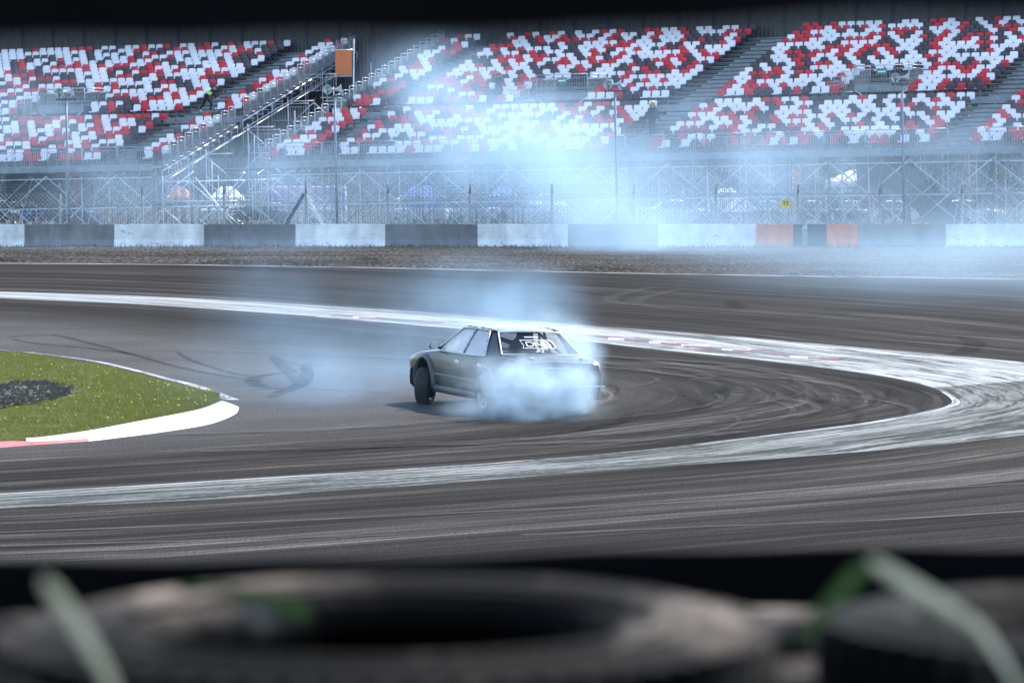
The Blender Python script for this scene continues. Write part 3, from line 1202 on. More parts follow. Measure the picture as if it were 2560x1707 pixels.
# entrance platforms in the upper tier
M_SIGN = simple('exit_sign_green', (0.03, 0.22, 0.19), 0.5)
M_SIGNW = simple('exit_sign_white', (0.7, 0.75, 0.75), 0.5)
PM_F = rail_panel_mesh(2.9, 1.1, 20)
PM_S = rail_panel_mesh(2.6, 1.1, 18)
PM_T = rail_panel_mesh(0.62, 1.05, 6)
for st, c in ((stL, PLAT[0]), (stR, PLAT[1]), (stR, PLAT[2])):
    zf, t0 = 7.28, row_t(ROWS_LOW) + 1.2
    mb = MB()
    mb.box((c - 1.0, t0, zf - 0.08), (c + 1.9, t0 + 4.2, zf))
    mb.box((c - 1.0, t0 - 0.03, zf - 0.25), (c + 1.9, t0 - 0.001, zf + 0.12))
    mb.build('entrance_platform', M_DECK, st)
    obj('railing_panel', PM_F, st, (c - 1.0, t0, zf))
    obj('railing_panel', PM_S, st, (c - 1.0, t0 + 0.05, zf), (0, 0, math.pi / 2))
    obj('railing_panel', PM_S, st, (c + 1.9, t0 + 0.05, zf), (0, 0, math.pi / 2))
    for k in range(4):
        mb = MB()
        mb.box((0, 0, -0.04), (0.62, 1.1, 0))
        mb.build('step', M_STEEL, st, (c - 1.66 - 0.62 * k * 0.55, t0, zf - 0.19 * (k + 1)))
        obj('railing_panel', PM_T, st, (c - 1.68 - 0.62 * k * 0.62, t0 - 0.03, zf - 0.24 * (k + 1)))
    for (a, b_) in (((c - 1, t0, zf - .1), (c + 0.4, t0, zf - 1.1)), ((c + 1.9, t0, zf - .1), (c + 0.3, t0, zf - 1.1)), ((c - 2.9, t0 - .05, zf - .1), (c - 1.6, t0 - .05, zf - 1.1)),
                    ((c + 1.9, t0 + 1, zf - .1), (c + 0.8, t0, zf - 1.1))):
        MB().tube(a, b_, 0.04, 6).build('brace', M_STEEL, st)
    for s in (c - 1.0, c + 1.9, c + 0.45):
        MB().tube((s, t0 + .02, zf - 1.35), (s, t0 + .02, zf - .05), 0.045, 6).build('platform_leg', M_STEELD, st)
    e = MB().box((-0.27, -0.012, -0.15), (0.27, 0.012, 0.15)).build('exit_sign', M_SIGN, st, (c + 0.5, t0 - 0.06, zf + 0.78))
    MB().box((-0.20, -0.003, -0.04), (0.20, 0.0, 0.03)).build('sign_stripe', M_SIGNW, e, (0, -0.014, 0))
    # access stair under the platform, dark sheet sides
    mb = MB()
    q = c + 3.4
    mb.plate([(q + 3.4, 2.6, -0.4), (q + 4.6, 2.6, -0.4), (q + 1.2, 2.6, 3.6), (q - 1.2, 2.6, 3.6)], 0.05)
    mb.plate([(q - 1.2, 2.68, 3.7), (q + 1.2, 2.68, 3.7), (q + 4.6, 4.8, -0.3), (q + 3.4, 4.8, -0.3)], 0.05)
    mb.box((q - 1.3, 2.5, 2.3), (q + 1.0, 4.6, 3.75))
    mb.build('access_stair', M_SHEET, st)

# corrugated back wall, one sheet per bay, standing behind the top row of each stand
PW = 2.07
def corr_mesh(h):
    mb = MB()
    n = 17
    rows = [[Vector((PW * k / n * 0.995, 0.03 * (k % 2), z)) for k in range(n + 1)] for z in (0, h)]
    mb.grid(rows, smooth=False)
    mb.tube((0, -0.05, 0), (0, -0.05, h), 0.035, 6, mi=1)
    return mb.mesh('back_panel', [M_SHEET, M_STEELD])


CM = corr_mesh(3.0)
CMT = corr_mesh(9.4)
s = S_L0
while s < S_R1 - 1:
    gap = S_L1 - 16 < s < S_R0 + 1
    st = stL if s < (S_L1 + S_R0) / 2 else stR
    u, v = proj(st_world(s, T_END, 10))
    if -150 < u < 2700:
        obj('back_panel', CMT, st, (s, T_END + 0.02, 4.4))
    s += PW

# scaffolding
def under(t):
    if t < 1.1:
        return 3.90
    for k in range(NR - 1, -1, -1):
        if t >= row_t(k) - 0.05:
            return row_z(k) - 0.12
    return 3.9


GR = 2.07
def scaffold(st, s0, s1, from_right):
    n = int((s1 - s0) / GR) + 1
    ss = [s1 - 0.12 - GR * k for k in range(n)] if from_right else [s0 + 0.12 + GR * k for k in range(n)]
    ss = sorted(x for x in ss if -34 < x < 32)
    tt = [0.05 + GR * k for k in range(12)]
    rest = MB()
    cnt = 0
    mstd, mled, mbr = {}, {}, {}

    def put(name, a, b_, r, own, mat_i=0):
        if own:
            a, b_ = Vector(a), Vector(b_)
            mb = MB()
            mb.tube((0, 0, 0), b_ - a, r, 6)
            obj(name, mb.mesh(name, M_STEEL if mat_i == 0 else M_STEELD), st, a)  # pale tubes stand for sunlit ones, dark tubes for shaded ones
        else:
            rest.tube(a, b_, r, 5, mi=mat_i, caps=False)

    for j, t in enumerate(tt):
        top = under(t)
        for i, s in enumerate(ss):
            own = j < 2
            put('standard', (s, t, -0.75), (s, t, top), 0.027, own, 1 if (i + j) % 4 else 0)
            if j >= 3 and i % 2:
                continue
            for zl in (0.35, 1.9, 3.45):
                if i + 1 < len(ss) and zl < top:
                    put('ledger', (s, t - .04, zl), (ss[i + 1], t - .04, zl), 0.031, j == 0)
            if j + 1 < len(tt):
                for zl in (1.95, 3.5):
                    rest.tube((s + .04, t, zl), (s + .04, tt[j + 1], zl), 0.024, 5, mi=1, caps=False)
            if i + 1 < len(ss) and j < 6:
                # face braces
                if (i + j) % 2 == 0:
                    put('brace', (s, t - .07, 1.95), (ss[i + 1], t - .07, 3.6), 0.029, j == 0)
                    put('brace', (s, t - .05, 2.0), (ss[i + 1], t - .05, 0.3), 0.029, j == 0)
                else:
                    put('brace', (s, t - .07, 3.6), (ss[i + 1], t - .07, 1.95), 0.029, j == 0)
                    put('brace', (s, t - .05, 0.3), (ss[i + 1], t - .05, 2.0), 0.029, j == 0)
            if j + 1 < len(tt) and j < 8 and i % 2 == j % 2:
                rest.tube((s + .06, t, 3.5 if j % 2 else 0.4), (s + .06, tt[j + 1], 0.4 if j % 2 else 3.5), 0.022, 5, mi=0, caps=False)
            if top > 4.6 and j < 10 and i + 1 < len(ss) and (i * 7 + j * 3) % 4 == 0:
                rest.tube((s, t - .07, 3.5), (ss[i + 1], t - .07, min(top, 5.6)), 0.022, 5, mi=0, caps=False)
    for j, t in enumerate(tt[1:7]):
        for i, s in enumerate(ss[:-1]):
            sm_, tm_ = s + GR * 0.5, t + GR * 0.5
            rest.tube((sm_, tm_, -0.75), (sm_, tm_, under(tm_) - .1), 0.024, 5, mi=1, caps=False)
            up = (i + j) % 2
            rest.tube((sm_, tm_, 0.4 if up else 2.0), (sm_ + GR, tm_, 2.0 if up else 0.4), 0.020, 5, mi=(i * 3 + j) % 2, caps=False)
            rest.tube((sm_, tm_, 3.5 if up else 2.0), (sm_ + GR, tm_, 2.0 if up else 3.5), 0.020, 5, mi=(i + j * 3) % 2, caps=False)
    # deck joists showing under the walkway
    for i, s in enumerate(ss):
        rest.tube((s, 0, 3.74), (s, 6.5, 3.9), 0.03, 5, mi=1, caps=False)
        rest.tube((s, 0, 3.3), (s, 6.2, 5.0), 0.03, 5, mi=1, caps=False)
    tag(rest.build('scaffold_tubes', [M_STEEL, M_STEELD], st), kind='stuff')


scaffold(stL, S_L0, S_L1, True)
scaffold(stR, S_R0, S_R1, False)

# open scaffold tower with stairs between the two stands
tw = stand_empty('stair_tower', None)
tag(tw, 'open scaffold stair tower between the left and right grandstands', 'scaffold')
del tw['group']
sg0, sg1 = S_L1 + 0.35, S_R0 - 0.35
cols = [sg0 + (sg1 - sg0) * k / 3 for k in range(4)]
tt = [0.3 + 2.5 * k for k in range(10)]


def tw_top(t):
    return 3.4 + 0.27 * t


for j, t in enumerate(tt):
    for i, s in enumerate(cols):
        top = tw_top(t)
        MB().tube((0, 0, -0.7), (0, 0, top), 0.028, 6).build('standard', M_STEELD if (i + j) % 2 else M_STEEL, tw, (s, t, 0))
        if i < 3:
            for zl in [0.6, 1.9, 3.2, 4.6, 6.0, 7.4, 8.8]:
                if zl < top and (j + i) % 2 == 0 or (zl < top and j < 2):
                    MB().tube((0, 0, 0), (cols[i + 1] - s, 0, 0), 0.028, 6).build('ledger', M_STEEL, tw, (s, t - .05, zl))
            if j % 2 == 0:
                for zl in (0.6, 1.9, 3.2, 4.6, 6.0):
                    if zl + 1.3 < top + .4:
                        up = (i + j // 2 + int(zl)) % 2
                        MB().tube((0, 0, 0 if up else 1.3), (cols[i + 1] - s, 0, 1.3 if up else 0), 0.024, 6).build('brace', M_STEEL, tw, (s, t - .09, zl))
        if j + 1 < len(tt):
            MB().tube((0, 0, 0), (0, 2.5, 0.68), 0.028, 6).build('ledger', M_STEEL, tw, (s + .05, t, top - 0.3)) if i in (0, 3) else None
# front splayed braces
for (a, b_) in (((sg0 - .2, 0.1, 2.25), (sg0 + 1.9, 0.1, 3.7)), ((sg0 - 0.2, 0.1, 2.2), (sg0 + 4.4, 0.1, 2.15)), ((sg0 + 1.9, .1, 0.1), (sg1, .1, 3.6)), ((sg1, .12, .1), (sg0 + 2, .12, 3.4))):
    MB().tube(a, b_, 0.04, 6).build('brace', M_STEEL, tw)
# flights of steps inside
for f, (t0, z0, dr) in enumerate(((4.0, 1.2, 1), (7.0, 3.2, 1), (10.5, 4.6, 1), (14.0, 6.2, 1))):
    for k in range(8):
        MB().box((0, 0, 0), (0.26, 1.2, 0.03)).build('step', M_STEEL, tw, (sg1 - 0.4 - 0.26 * k if f % 2 else sg0 + 1.2 + 0.26 * k, t0, z0 + 0.19 * k))
    obj('railing_panel', rail_panel_mesh(2.2, 1.0, 14), tw, (sg0 + 1.4, t0 - 0.05, z0 + 1.6))
# orange banner hung in the gap
p0, p1 = s_of(836, 17), s_of(880, 17)
M_ORB = simple('orange_banner', (0.60, 0.17, 0.06), 0.6, 0, 0.12, 1)
bn = tag(empty('orange_banner', st_world((p0 + p1) / 2, 17, 8.9)), 'orange banner hanging high in the gap beside the stepped railings', 'banner')
mb = MB()
rows = [[Vector((x, 0.04 * math.sin(x * 6 + z), z)) for x in np.linspace(-0.42, 0.5, 8)] for z in np.linspace(-0.1, 1.25, 8)]
mb.grid(rows)
mb.build('banner_cloth', M_ORB, bn)
MB().tube((-0.5, 0, 1.28), (0.6, 0, 1.28), 0.03, 6).build('pole', M_STEEL, bn)
MB().tube((0.6, 0, -3.5), (0.6, 0, 1.9), 0.04, 6).build('pole', M_STEEL, bn)

# leaning A-shaped props in front of the gap, behind the barrier
p = at(763, 484, 197)
ap = tag(empty('leaning_props', (p.x, 197, 0)), 'two dark steel beams leaning together in an inverted V behind the barrier', 'props')
M_BEAM = simple('painted_beam', (0.12, 0.16, 0.20), 0.5, 0.5, 0.2, 3)
z1 = p.z
for sx, dx in ((-1, -1.45), (1, 1.3)):
    mb = MB()
    d = Vector((dx, 0, -z1)).normalized()
    M = Matrix.Translation((0.04 * sx, 0.06 * sx, z1)) @ d.to_track_quat('Z', 'Y').to_matrix().to_4x4()
    mb.box((-0.05, -0.08, 0), (0.05, 0.08, Vector((dx, 0, -z1)).length), M=M)
    mb.build('beam', M_BEAM if sx < 0 else M_STEEL, ap)

# ------------------------------------------------------------------ loudspeaker poles
M_HORN = simple('horn_grey', (0.42, 0.47, 0.50), 0.4, 0.2, 0.12, 3)
M_PAINTP = simple('pole_grey', (0.28, 0.34, 0.38), 0.5, 0.3, 0.15, 2)
M_HORND = simple('horn_driver_tan', (0.45, 0.38, 0.26), 0.6)


def horn_mesh():
    mb = MB()
    prof = [(0.03, -0.42), (0.05, -0.40), (0.055, -0.30), (0.075, -0.2), (0.12, -0.1), (0.19, -0.02), (0.225, 0.0), (0.21, 0.0), (0.11, -0.09), (0.05, -0.2)]
    mb.lathe(prof, 20)
    mb.lathe([(0.0, -0.05), (0.05, -0.07), (0.06, -0.16), (0.0, -0.24)], 12, mi=1)
    mb.lathe([(0.0, -0.56), (0.07, -0.56), (0.085, -0.52), (0.085, -0.42), (0.03, -0.40)], 14, mi=0)
    return mb.mesh('horn', [M_HORN, M_HORND])


HM = horn_mesh()
for (u, vtop, lab) in [(165, 251, 'grey loudspeaker pole in front of the left grandstand, leftmost of four'),
                       (836, 243, 'grey loudspeaker pole standing by the gap between the grandstands'),
                       (1537, 230, 'grey loudspeaker pole rising out of the thick smoke'),
                       (2255, 213, 'grey loudspeaker pole at the right, beside the barrier opening')]:
    YP = 194.0
    p = at(u, vtop, YP)
    lp = tag(empty('loudspeaker_pole', (p.x, YP, 0.0), (0, -0.02, 0)), lab, 'pole', 'twin horn loudspeaker poles')
    lp.location.x = p.x + 0.02 * p.z
    hgt = p.z
    mb = MB()
    mb.tube((0, 0, -0.2), (0, 0, hgt), 0.062, 10, r2=0.05)
    mb.tube((0, 0, -0.05), (0, 0, 0.35), 0.10, 10)
    mb.build('pole', M_PAINTP, lp)
    MB().box((-0.46, -0.05, hgt), (0.46, 0.05, hgt + 0.06)).build('crossbar', M_STEELD, lp)
    for sx, rz in ((-1, 2.75), (1, 4.55)):
        hn = obj('horn', HM, lp, (sx * 0.30, -0.02, hgt + 0.34), (0, 0, rz))
        mb = MB()
        mb.tube((sx * 0.30, 0, hgt + .05), (sx * 0.30, 0, hgt + 0.26), 0.022, 6)
        mb.build('bracket', M_STEELD, lp)
    mb = MB()
    pts = [Vector((0.34 * math.cos(a), -0.08, hgt + 0.14 - 0.3 * math.sin(a))) for a in np.linspace(0, math.pi, 9)]
    mb.path(pts, 0.012, 5)
    mb.build('cable', M_HORN, lp)


# ------------------------------------------------------------------ people on the stand
M_SKIN = simple('skin', (0.50, 0.30, 0.22), 0.55, 0, 0.08, 10)
M_NAVY = simple('dark_cloth', (0.018, 0.022, 0.035), 0.9, 0, 0.3, 8)
M_BLKC = simple('black_cloth', (0.010, 0.011, 0.013), 0.9, 0, 0.3, 8)
M_VEST = simple('hi_vis_vest', (0.42, 0.80, 0.04), 0.6, 0, 0.1, 8)
M_REFL = simple('reflective_tape', (0.75, 0.78, 0.75), 0.35, 0.2, 0.05, 8)
M_BLOND = simple('blond_hair', (0.55, 0.38, 0.20), 0.5, 0, 0.25, 30)
M_BROWN = simple('brown_hair', (0.10, 0.055, 0.03), 0.5, 0, 0.25, 30)
M_SHOE = simple('shoe_leather', (0.5, 0.5, 0.5), 0.5)
M_GREYC = simple('grey_jacket', (0.050, 0.058, 0.075), 0.9, 0, 0.25, 8)


def body_mesh(J, E, rad, regions, mats):
    names = list(J)
    me = bpy.data.meshes.new('body')
    me.from_pydata([J[n] for n in names], [(names.index(a), names.index(b_)) for a, b_ in E], [])
    o = bpy.data.objects.new('body', me)
    COL.objects.link(o)
    sk = o.modifiers.new('skin', 'SKIN')
    sk.use_smooth_shade = True
    for i, n in enumerate(names):
        me.skin_vertices[0].data[i].radius = rad[n]
        me.skin_vertices[0].data[i].use_root = (n == 'pelvis')
    o.modifiers.new('sub', 'SUBSURF').levels = 2
    o.modifiers['sub'].render_levels = 2
    dg = bpy.context.evaluated_depsgraph_get()
    m2 = bpy.data.meshes.new_from_object(o.evaluated_get(dg))
    bpy.data.objects.remove(o)
    bpy.data.meshes.remove(me)
    m2.materials.clear()
    for mt in mats:
        m2.materials.append(mt)
    segs = [(Vector(J[a]), Vector(J[b_]), regions.get((a, b_), 0)) for a, b_ in E]
    for p in m2.polygons:
        c = p.center
        best, bi = 1e9, 0
        for a, b_, mi in segs:
            d = b_ - a
            t = max(0, min(1, (c - a).dot(d) / d.length_squared))
            q = (c - a - d * t).length
            if q < best:
                best, bi = q, mi
        p.material_index = bi
        p.use_smooth = True
    return m2


EDG = [('pelvis', 'waist'), ('waist', 'chest'), ('chest', 'neck'), ('neck', 'jaw'), ('jaw', 'crown')]
for sd_ in 'lr':
    EDG += [('chest', 'sh' + sd_), ('sh' + sd_, 'el' + sd_), ('el' + sd_, 'wr' + sd_), ('wr' + sd_, 'hd' + sd_), ('hd' + sd_, 'ft' + sd_), ('hd' + sd_, 'th' + sd_),
            ('pelvis', 'hip' + sd_), ('hip' + sd_, 'kn' + sd_), ('kn' + sd_, 'an' + sd_), ('an' + sd_, 'toe' + sd_)]
RAD = {'pelvis': (.15, .12), 'waist': (.14, .11), 'chest': (.165, .125), 'neck': (.055, .06), 'jaw': (.075, .085), 'crown': (.082, .095)}
for sd_ in 'lr':
    RAD.update({'sh' + sd_: (.07, .07), 'el' + sd_: (.05, .05), 'wr' + sd_: (.033, .033), 'hd' + sd_: (.035, .02), 'ft' + sd_: (.018, .012), 'th' + sd_: (.014, .012),
                'hip' + sd_: (.10, .10), 'kn' + sd_: (.065, .065), 'an' + sd_: (.045, .05), 'toe' + sd_: (.04, .03)})


def person(label, loc, rz, J, top, legs, shoe, hair, extras=None, group='people on the grandstand'):
    reg = {}
    for e in EDG:
        a, b_ = e
        if a in ('neck', 'jaw') or a.startswith('wr') or a.startswith('hd'):
            reg[e] = 1
        elif a.startswith('hip') or a.startswith('kn') or b_.startswith('hip'):
            reg[e] = 2
        elif a.startswith('an'):
            reg[e] = 3
    o = empty('person', loc, (0, 0, rz))
    tag(o, label, 'person', group)
    obj('body', body_mesh(J, EDG, RAD, reg, [top, M_SKIN, legs, shoe]), o)
    # hair cap
    c = (Vector(J['jaw']) + Vector(J['crown'])) / 2
    up = (Vector(J['crown']) - Vector(J['jaw'])).normalized()
    q = up.to_track_quat('Z', 'Y').to_matrix().to_4x4()
    mb = MB()
    rows = []
    for i in range(9):
        a = math.pi * 0.62 * i / 8
        rows.append([Vector((0.112 * math.sin(a) * math.cos(w_), 0.125 * math.sin(a) * math.sin(w_) - 0.02, 0.13 * math.cos(a) + 0.055 + (0.03 if math.sin(w_) > .3 and i > 6 else 0))) for w_ in np.linspace(0, 2 * math.pi, 17)])
    rows = [[Matrix.Translation(c) @ q @ p for p in r] for r in rows]
    mb.grid(rows, flip=True)
    if hair[1]:
        for k in range(22):                       # long strands to the shoulders
            a = math.pi * (1.0 + k / 21.0) + random.gauss(0, .1)
            p0_ = c + Vector((0.11 * math.cos(a), 0.11 * math.sin(a) - .0, 0.06))
            p1_ = p0_ + Vector((0.05 * math.cos(a), 0.04 * math.sin(a), -0.16))
            p2_ = p1_ + Vector((random.gauss(0, .02), random.gauss(0, .02) - .01, -0.16 - random.random() * .06))
            mb.tube(p0_, p1_, 0.024, 5, r2=0.026)
            mb.tube(p1_, p2_, 0.026, 5, r2=0.008)
    mb.build('hair', hair[0], o)
    # face: eyes, nose, mouth
    fw = Vector((0, 1, 0))
    mb = MB()
    mid = c + up * 0.01
    for sx in (-1, 1):
        mb.box((sx * 0.035 - 0.014, 0.088, -0.006), (sx * 0.035 + 0.014, 0.099, 0.008), M=Matrix.Translation(mid))
    mb.box((-0.022, 0.085, -0.085), (0.022, 0.099, -0.075), M=Matrix.Translation(mid))
    mb.build('eyes', M_BLKC, o)
    mb = MB()
    mb.add([mid + Vector(v) for v in ((-.014, .085, -.05), (.014, .085, -.05), (0, .118, -.045), (0, .09, .01))], [(0, 1, 2), (0, 2, 3), (2, 1, 3)])
    mb.build('nose', M_SKIN, o)
    if extras:
        extras(o, J)
    return o


def stand_J(**kw):
    J = {'pelvis': (0, 0, .95), 'waist': (0, 0, 1.12), 'chest': (0, 0, 1.34), 'neck': (0, 0, 1.50), 'jaw': (0, .02, 1.585), 'crown': (0, .01, 1.68)}
    for sd_, s in (('l', -1), ('r', 1)):
        J.update({'sh' + sd_: (s * .19, 0, 1.41), 'el' + sd_: (s * .25, -.02, 1.13), 'wr' + sd_: (s * .26, .06, .90), 'hd' + sd_: (s * .26, .08, .83), 'ft' + sd_: (s * .255, .10, .75),
                  'th' + sd_: (s * .225, .11, .80), 'hip' + sd_: (s * .10, 0, .90), 'kn' + sd_: (s * .11, .02, .50), 'an' + sd_: (s * .12, -.02, .09), 'toe' + sd_: (s * .125, .14, .04)})
    J.update(kw)
    return J


def k_near(v_, u_, seat_off=0.0):
    best = None
    for k in range(NR):
        for f in (0.2, 0.5):
            s = s_of(u_, row_t(k) + f)
            p = st_world(s, row_t(k) + f, row_z(k))
            d = abs(proj(p)[1] - v_)
            if best is None or d < best[0]:
                best = (d, p, k, s)
    return best


def in_aisle(ai, v_):
    s = (ai[0] + ai[1]) / 2
    k = min(range(NR), key=lambda q: abs(proj(st_world(s, row_t(q) + .3, row_z(q)))[1] - v_))
    return st_world(s, row_t(k) + 0.3, row_z(k))


# hi-vis man climbing the aisle, leaning forward (picture column 455, feet row 287)
p = in_aisle(AIS_L[0], 286)
Jm = stand_J(pelvis=(0, 0, .86), waist=(0, .08, 1.02), chest=(0, .26, 1.17), neck=(0, .40, 1.27), jaw=(0, .48, 1.30), crown=(0, .53, 1.38),
             shl=(-.18, .28, 1.22), shr=(.18, .28, 1.22), ell=(-.22, .42, .98), wrl=(-.17, .58, .82), hdl=(-.16, .63, .77), ftl=(-.15, .68, .72), thl=(-.12, .66, .76),
             elr=(.22, .44, .98), wrr=(.15, .62, .80), hdr=(.14, .67, .75), ftr=(.13, .72, .70), thr=(.10, .70, .74),
             hipl=(-.10, 0, .82), knl=(-.11, -.12, .46), anl=(-.12, -.36, .14), toel=(-.12, -.22, .05),
             hipr=(.10, 0, .82), knr=(.11, .26, .52), anr=(.12, .22, .10), toer=(.12, .37, .05))


def vest(o, J):
    mb = MB()
    a, b_ = Vector(J['waist']) + Vector((0, -0.02, -.02)), Vector(J['neck']) + Vector((0, -.08, -0.06))
    d = b_ - a
    q = d.to_track_quat('Z', 'Y').to_matrix()
    n = 18
    rows = []
    mi = []
    prof = [(0.0, .172, .145), (0.15, .178, .15), (0.30, .182, .155), (0.42, .187, .158), (0.55, .19, .16), (0.68, .195, .16), (0.85, .17, .14), (1.0, .11, .11)]
    for f, rx, ry in prof:
        rows.append([a + d * f + q @ Vector((rx * math.cos(w_), ry * math.sin(w_), 0)) for w_ in np.linspace(0, 2 * math.pi, n)])
    mb.grid(rows[:3], 0)
    mb.grid(rows[2:4], 1)
    mb.grid(rows[3:5], 0)
    mb.grid(rows[4:6], 1)
    mb.grid(rows[5:], 0)
    mb.build('vest', [M_VEST, M_REFL], o)


person('person in a yellow-green hi-vis vest bending forward in the left aisle', p, -math.pi / 2 + 0.25, Jm, M_NAVY, M_BLKC, M_SHOE, (M_BROWN, False), vest)
# bag on the seat in front of him
p = p + Vector((1.25, -0.3, 0.5))
M_BAG = simple('bag_red_black', (0.25, 0.02, 0.02), 0.7)
mb = MB()
mb.lathe([(0.0, -0.22), (0.09, -0.22), (0.12, -0.17), (0.12, 0.17), (0.09, 0.22), (0, 0.22)], 12, M=Matrix.Rotation(math.pi / 2, 4, 'Z'))
bg_ = tag(mb.build('kit_bag', M_BLKC, None, p), 'small black kit bag lying on a seat before the hi-vis person', 'bag')
MB().path([(-.12, 0, .1), (-.08, 0, .22), (.08, 0, .22), (.12, 0, .1)], 0.012, 5).build('strap', M_BAG, bg_)

# woman holding a phone up, columns 1240, feet row ~260
_, p, _, _ = k_near(262, 1247)
Jw = stand_J(ell=(-.27, .12, 1.18), wrl=(-.08, .24, 1.47), hdl=(-.05, .25, 1.53), ftl=(-.03, .24, 1.60), thl=(-.02, .23, 1.55),
             elr=(.27, .12, 1.18), wrr=(.08, .24, 1.47), hdr=(.05, .25, 1.53), ftr=(.03, .24, 1.60), thr=(.02, .23, 1.55))


def coat(o, J, mat=M_GREYC, low=0.72):
    mb = MB()
    rows = []
    for z, rx, ry in ((low, .25, .19), (0.95, .22, .17), (1.12, .19, .155), (1.30, .205, .165), (1.42, .19, .14), (1.48, .10, .09)):
        rows.append([Vector((rx * math.cos(w_), ry * math.sin(w_), z)) for w_ in np.linspace(0, 2 * math.pi, 18)])
    mb.grid(rows)
    mb.build('coat', mat, o)


def phone_coat(o, J):
    coat(o, J)
    MB().box((-0.075, .262, 1.54), (0.075, .272, 1.62)).build('phone', M_BLKC, o)
    mb = MB()
    mb.lathe([(0.0, -.05), (.11, -.05), (.13, 0), (.11, .05), (0, .05)], 10, M=Matrix.Translation((.30, 0, .72)))
    mb.tube((.2, 0, 1.42), (.30, 0, .8), 0.015, 5)
    mb.build('handbag', M_BLKC, o)


person('blond person in a long dark coat holding a phone up to the face', p, math.pi, Jw, M_GREYC, M_NAVY, M_BLKC, (M_BLOND, True), phone_coat)
# woman walking down the aisle, column 1595, feet row ~ 338
p = in_aisle(AIS_R[1], 338)
Jw2 = stand_J(knl=(-.10, .14, .52), anl=(-.11, .12, .12), toel=(-.11, .27, .06), knr=(.10, -.02, .48), anr=(.11, -.16, .10), toer=(.11, -.02, .04),
              elr=(.26, -.06, 1.13), wrr=(.28, -.02, .88), hdr=(.28, 0, .81), ftr=(.28, .02, .73), thr=(.25, .03, .77))
person('blond person in a dark jacket walking down the aisle above the smoke', p, math.pi - 0.2, Jw2, M_NAVY, M_NAVY, M_BLKC, (M_BLOND, True),
       lambda o, J: coat(o, J, M_NAVY, 0.88))

# ------------------------------------------------------------------ behind the stands
M_WALL = simple('cladding_grey', (0.075, 0.095, 0.115), 0.6, 0, 0.1, 0.4)
M_MAR = simple('maroon_cladding', (0.22, 0.03, 0.06), 0.6, 0, 0.15, 0.4)
M_GLASSD = simple('dark_window', (0.02, 0.03, 0.04), 0.08, 0, 0.2, 1)
bld = tag(empty('paddock_building', (0, 345, 0)), 'long grey clad building with maroon bands seen through the scaffolding', 'building')
for k in range(9):
    mb = MB()
    mb.box((-75, 0.0, 0.55 * k), (75, 14, 0.55 * k + 0.54))
    mb.build('cladding_board', M_WALL, bld)
MB().box((-75, -0.25, 4.96), (75, 14.2, 6.6)).build('fascia', M_MAR, bld)
for k in range(14):
    x = -52 + 8 * k
    MB().box((x, -0.4, 0), (x + 1.3, -0.003, 4.95)).build('column', M_MAR, bld)
    if k % 3 != 1:
        f = MB().box((x + 2.6, -0.08, 0.1), (x + 6.4, -0.004, 3.0)).build('door', M_GLASSD, bld)
        MB().box((x + 4.45, -0.12, 0.1), (x + 4.55, -0.082, 3.0)).build('door_frame', M_WALL, f)


def canopy(u0, u1, v_top, Y, mat, label, h_side=0.5, frame=M_STEEL, cat='canopy'):
    a, b_ = at(u0, v_top, Y), at(u1, v_top, Y)
    w_ = (b_.x - a.x)
    top = a.z
    e = tag(empty('canopy_tent', ((a.x + b_.x) / 2, Y, 0)), label, cat, 'paddock tents')
    h = w_ / 2
    dpt = 1.6
    eave = top - 0.7
    mb = MB()
    mb.add([(-h, -dpt, eave), (h, -dpt, eave), (h, dpt, eave), (-h, dpt, eave), (-h * .35, 0, top), (h * .35, 0, top)],
           [(0, 1, 5, 4), (1, 2, 5), (2, 3, 4, 5), (3, 0, 4)])
    mb.add([(-h, -dpt, eave), (h, -dpt, eave), (h, -dpt, eave - h_side), (-h, -dpt, eave - h_side)], [(0, 3, 2, 1)])
    mb.add([(h, -dpt, eave), (h, dpt, eave), (h, dpt, eave - h_side), (h, -dpt, eave - h_side)], [(0, 3, 2, 1)])
    mb.add([(-h, -dpt, eave), (-h, dpt, eave), (-h, dpt, eave - h_side), (-h, -dpt, eave - h_side)], [(0, 1, 2, 3)])
    mb.build('canopy_roof', mat, e)
    for x in (-h, h):
        for y in (-dpt, dpt):
            MB().tube((x, y, 0), (x, y, eave), 0.03, 6).build('leg', frame, e)
    return e


def cloth(name, col):
    return simple(name, col, 0.75, 0, 0.12, 0.8)


M_BLUEC, M_WHC, M_PINK = cloth('blue_canvas', (0.03, 0.14, 0.55)), cloth('white_canvas', (0.85, 0.85, 0.85)), cloth('pink_canvas', (0.70, 0.22, 0.55))
M_ORC, M_LILAC, M_DKC = cloth('orange_canvas', (0.75, 0.24, 0.07)), cloth('lilac_canvas', (0.36, 0.30, 0.62)), cloth('black_canvas', (0.03, 0.03, 0.035))
canopy(1000, 1110, 463, 262, M_BLUEC, 'bright blue canopy tent seen through the scaffolding behind the car', 1.3)
canopy(1215, 1300, 466, 268, M_BLUEC, 'smaller blue canopy tent right of the larger blue one', 0.6)
canopy(1310, 1440, 484, 264, M_WHC, 'white canopy tent behind the thickest smoke')
canopy(418, 478, 466, 275, M_ORC, 'orange canopy tent behind the scaffolding at the left', 0.3)
canopy(528, 606, 466, 272, M_WHC, 'white canopy tent next to the orange one')
canopy(2070, 2255, 424, 262, M_WHC, 'large white canopy tent at the right above dark cars', 0.35)
canopy(1775, 1860, 470, 270, M_WHC, 'white canopy tent left of the orange feather flag')
canopy(1800, 1900, 500, 258, M_LILAC, 'low lilac canopy tent beside the orange feather flag', .4)

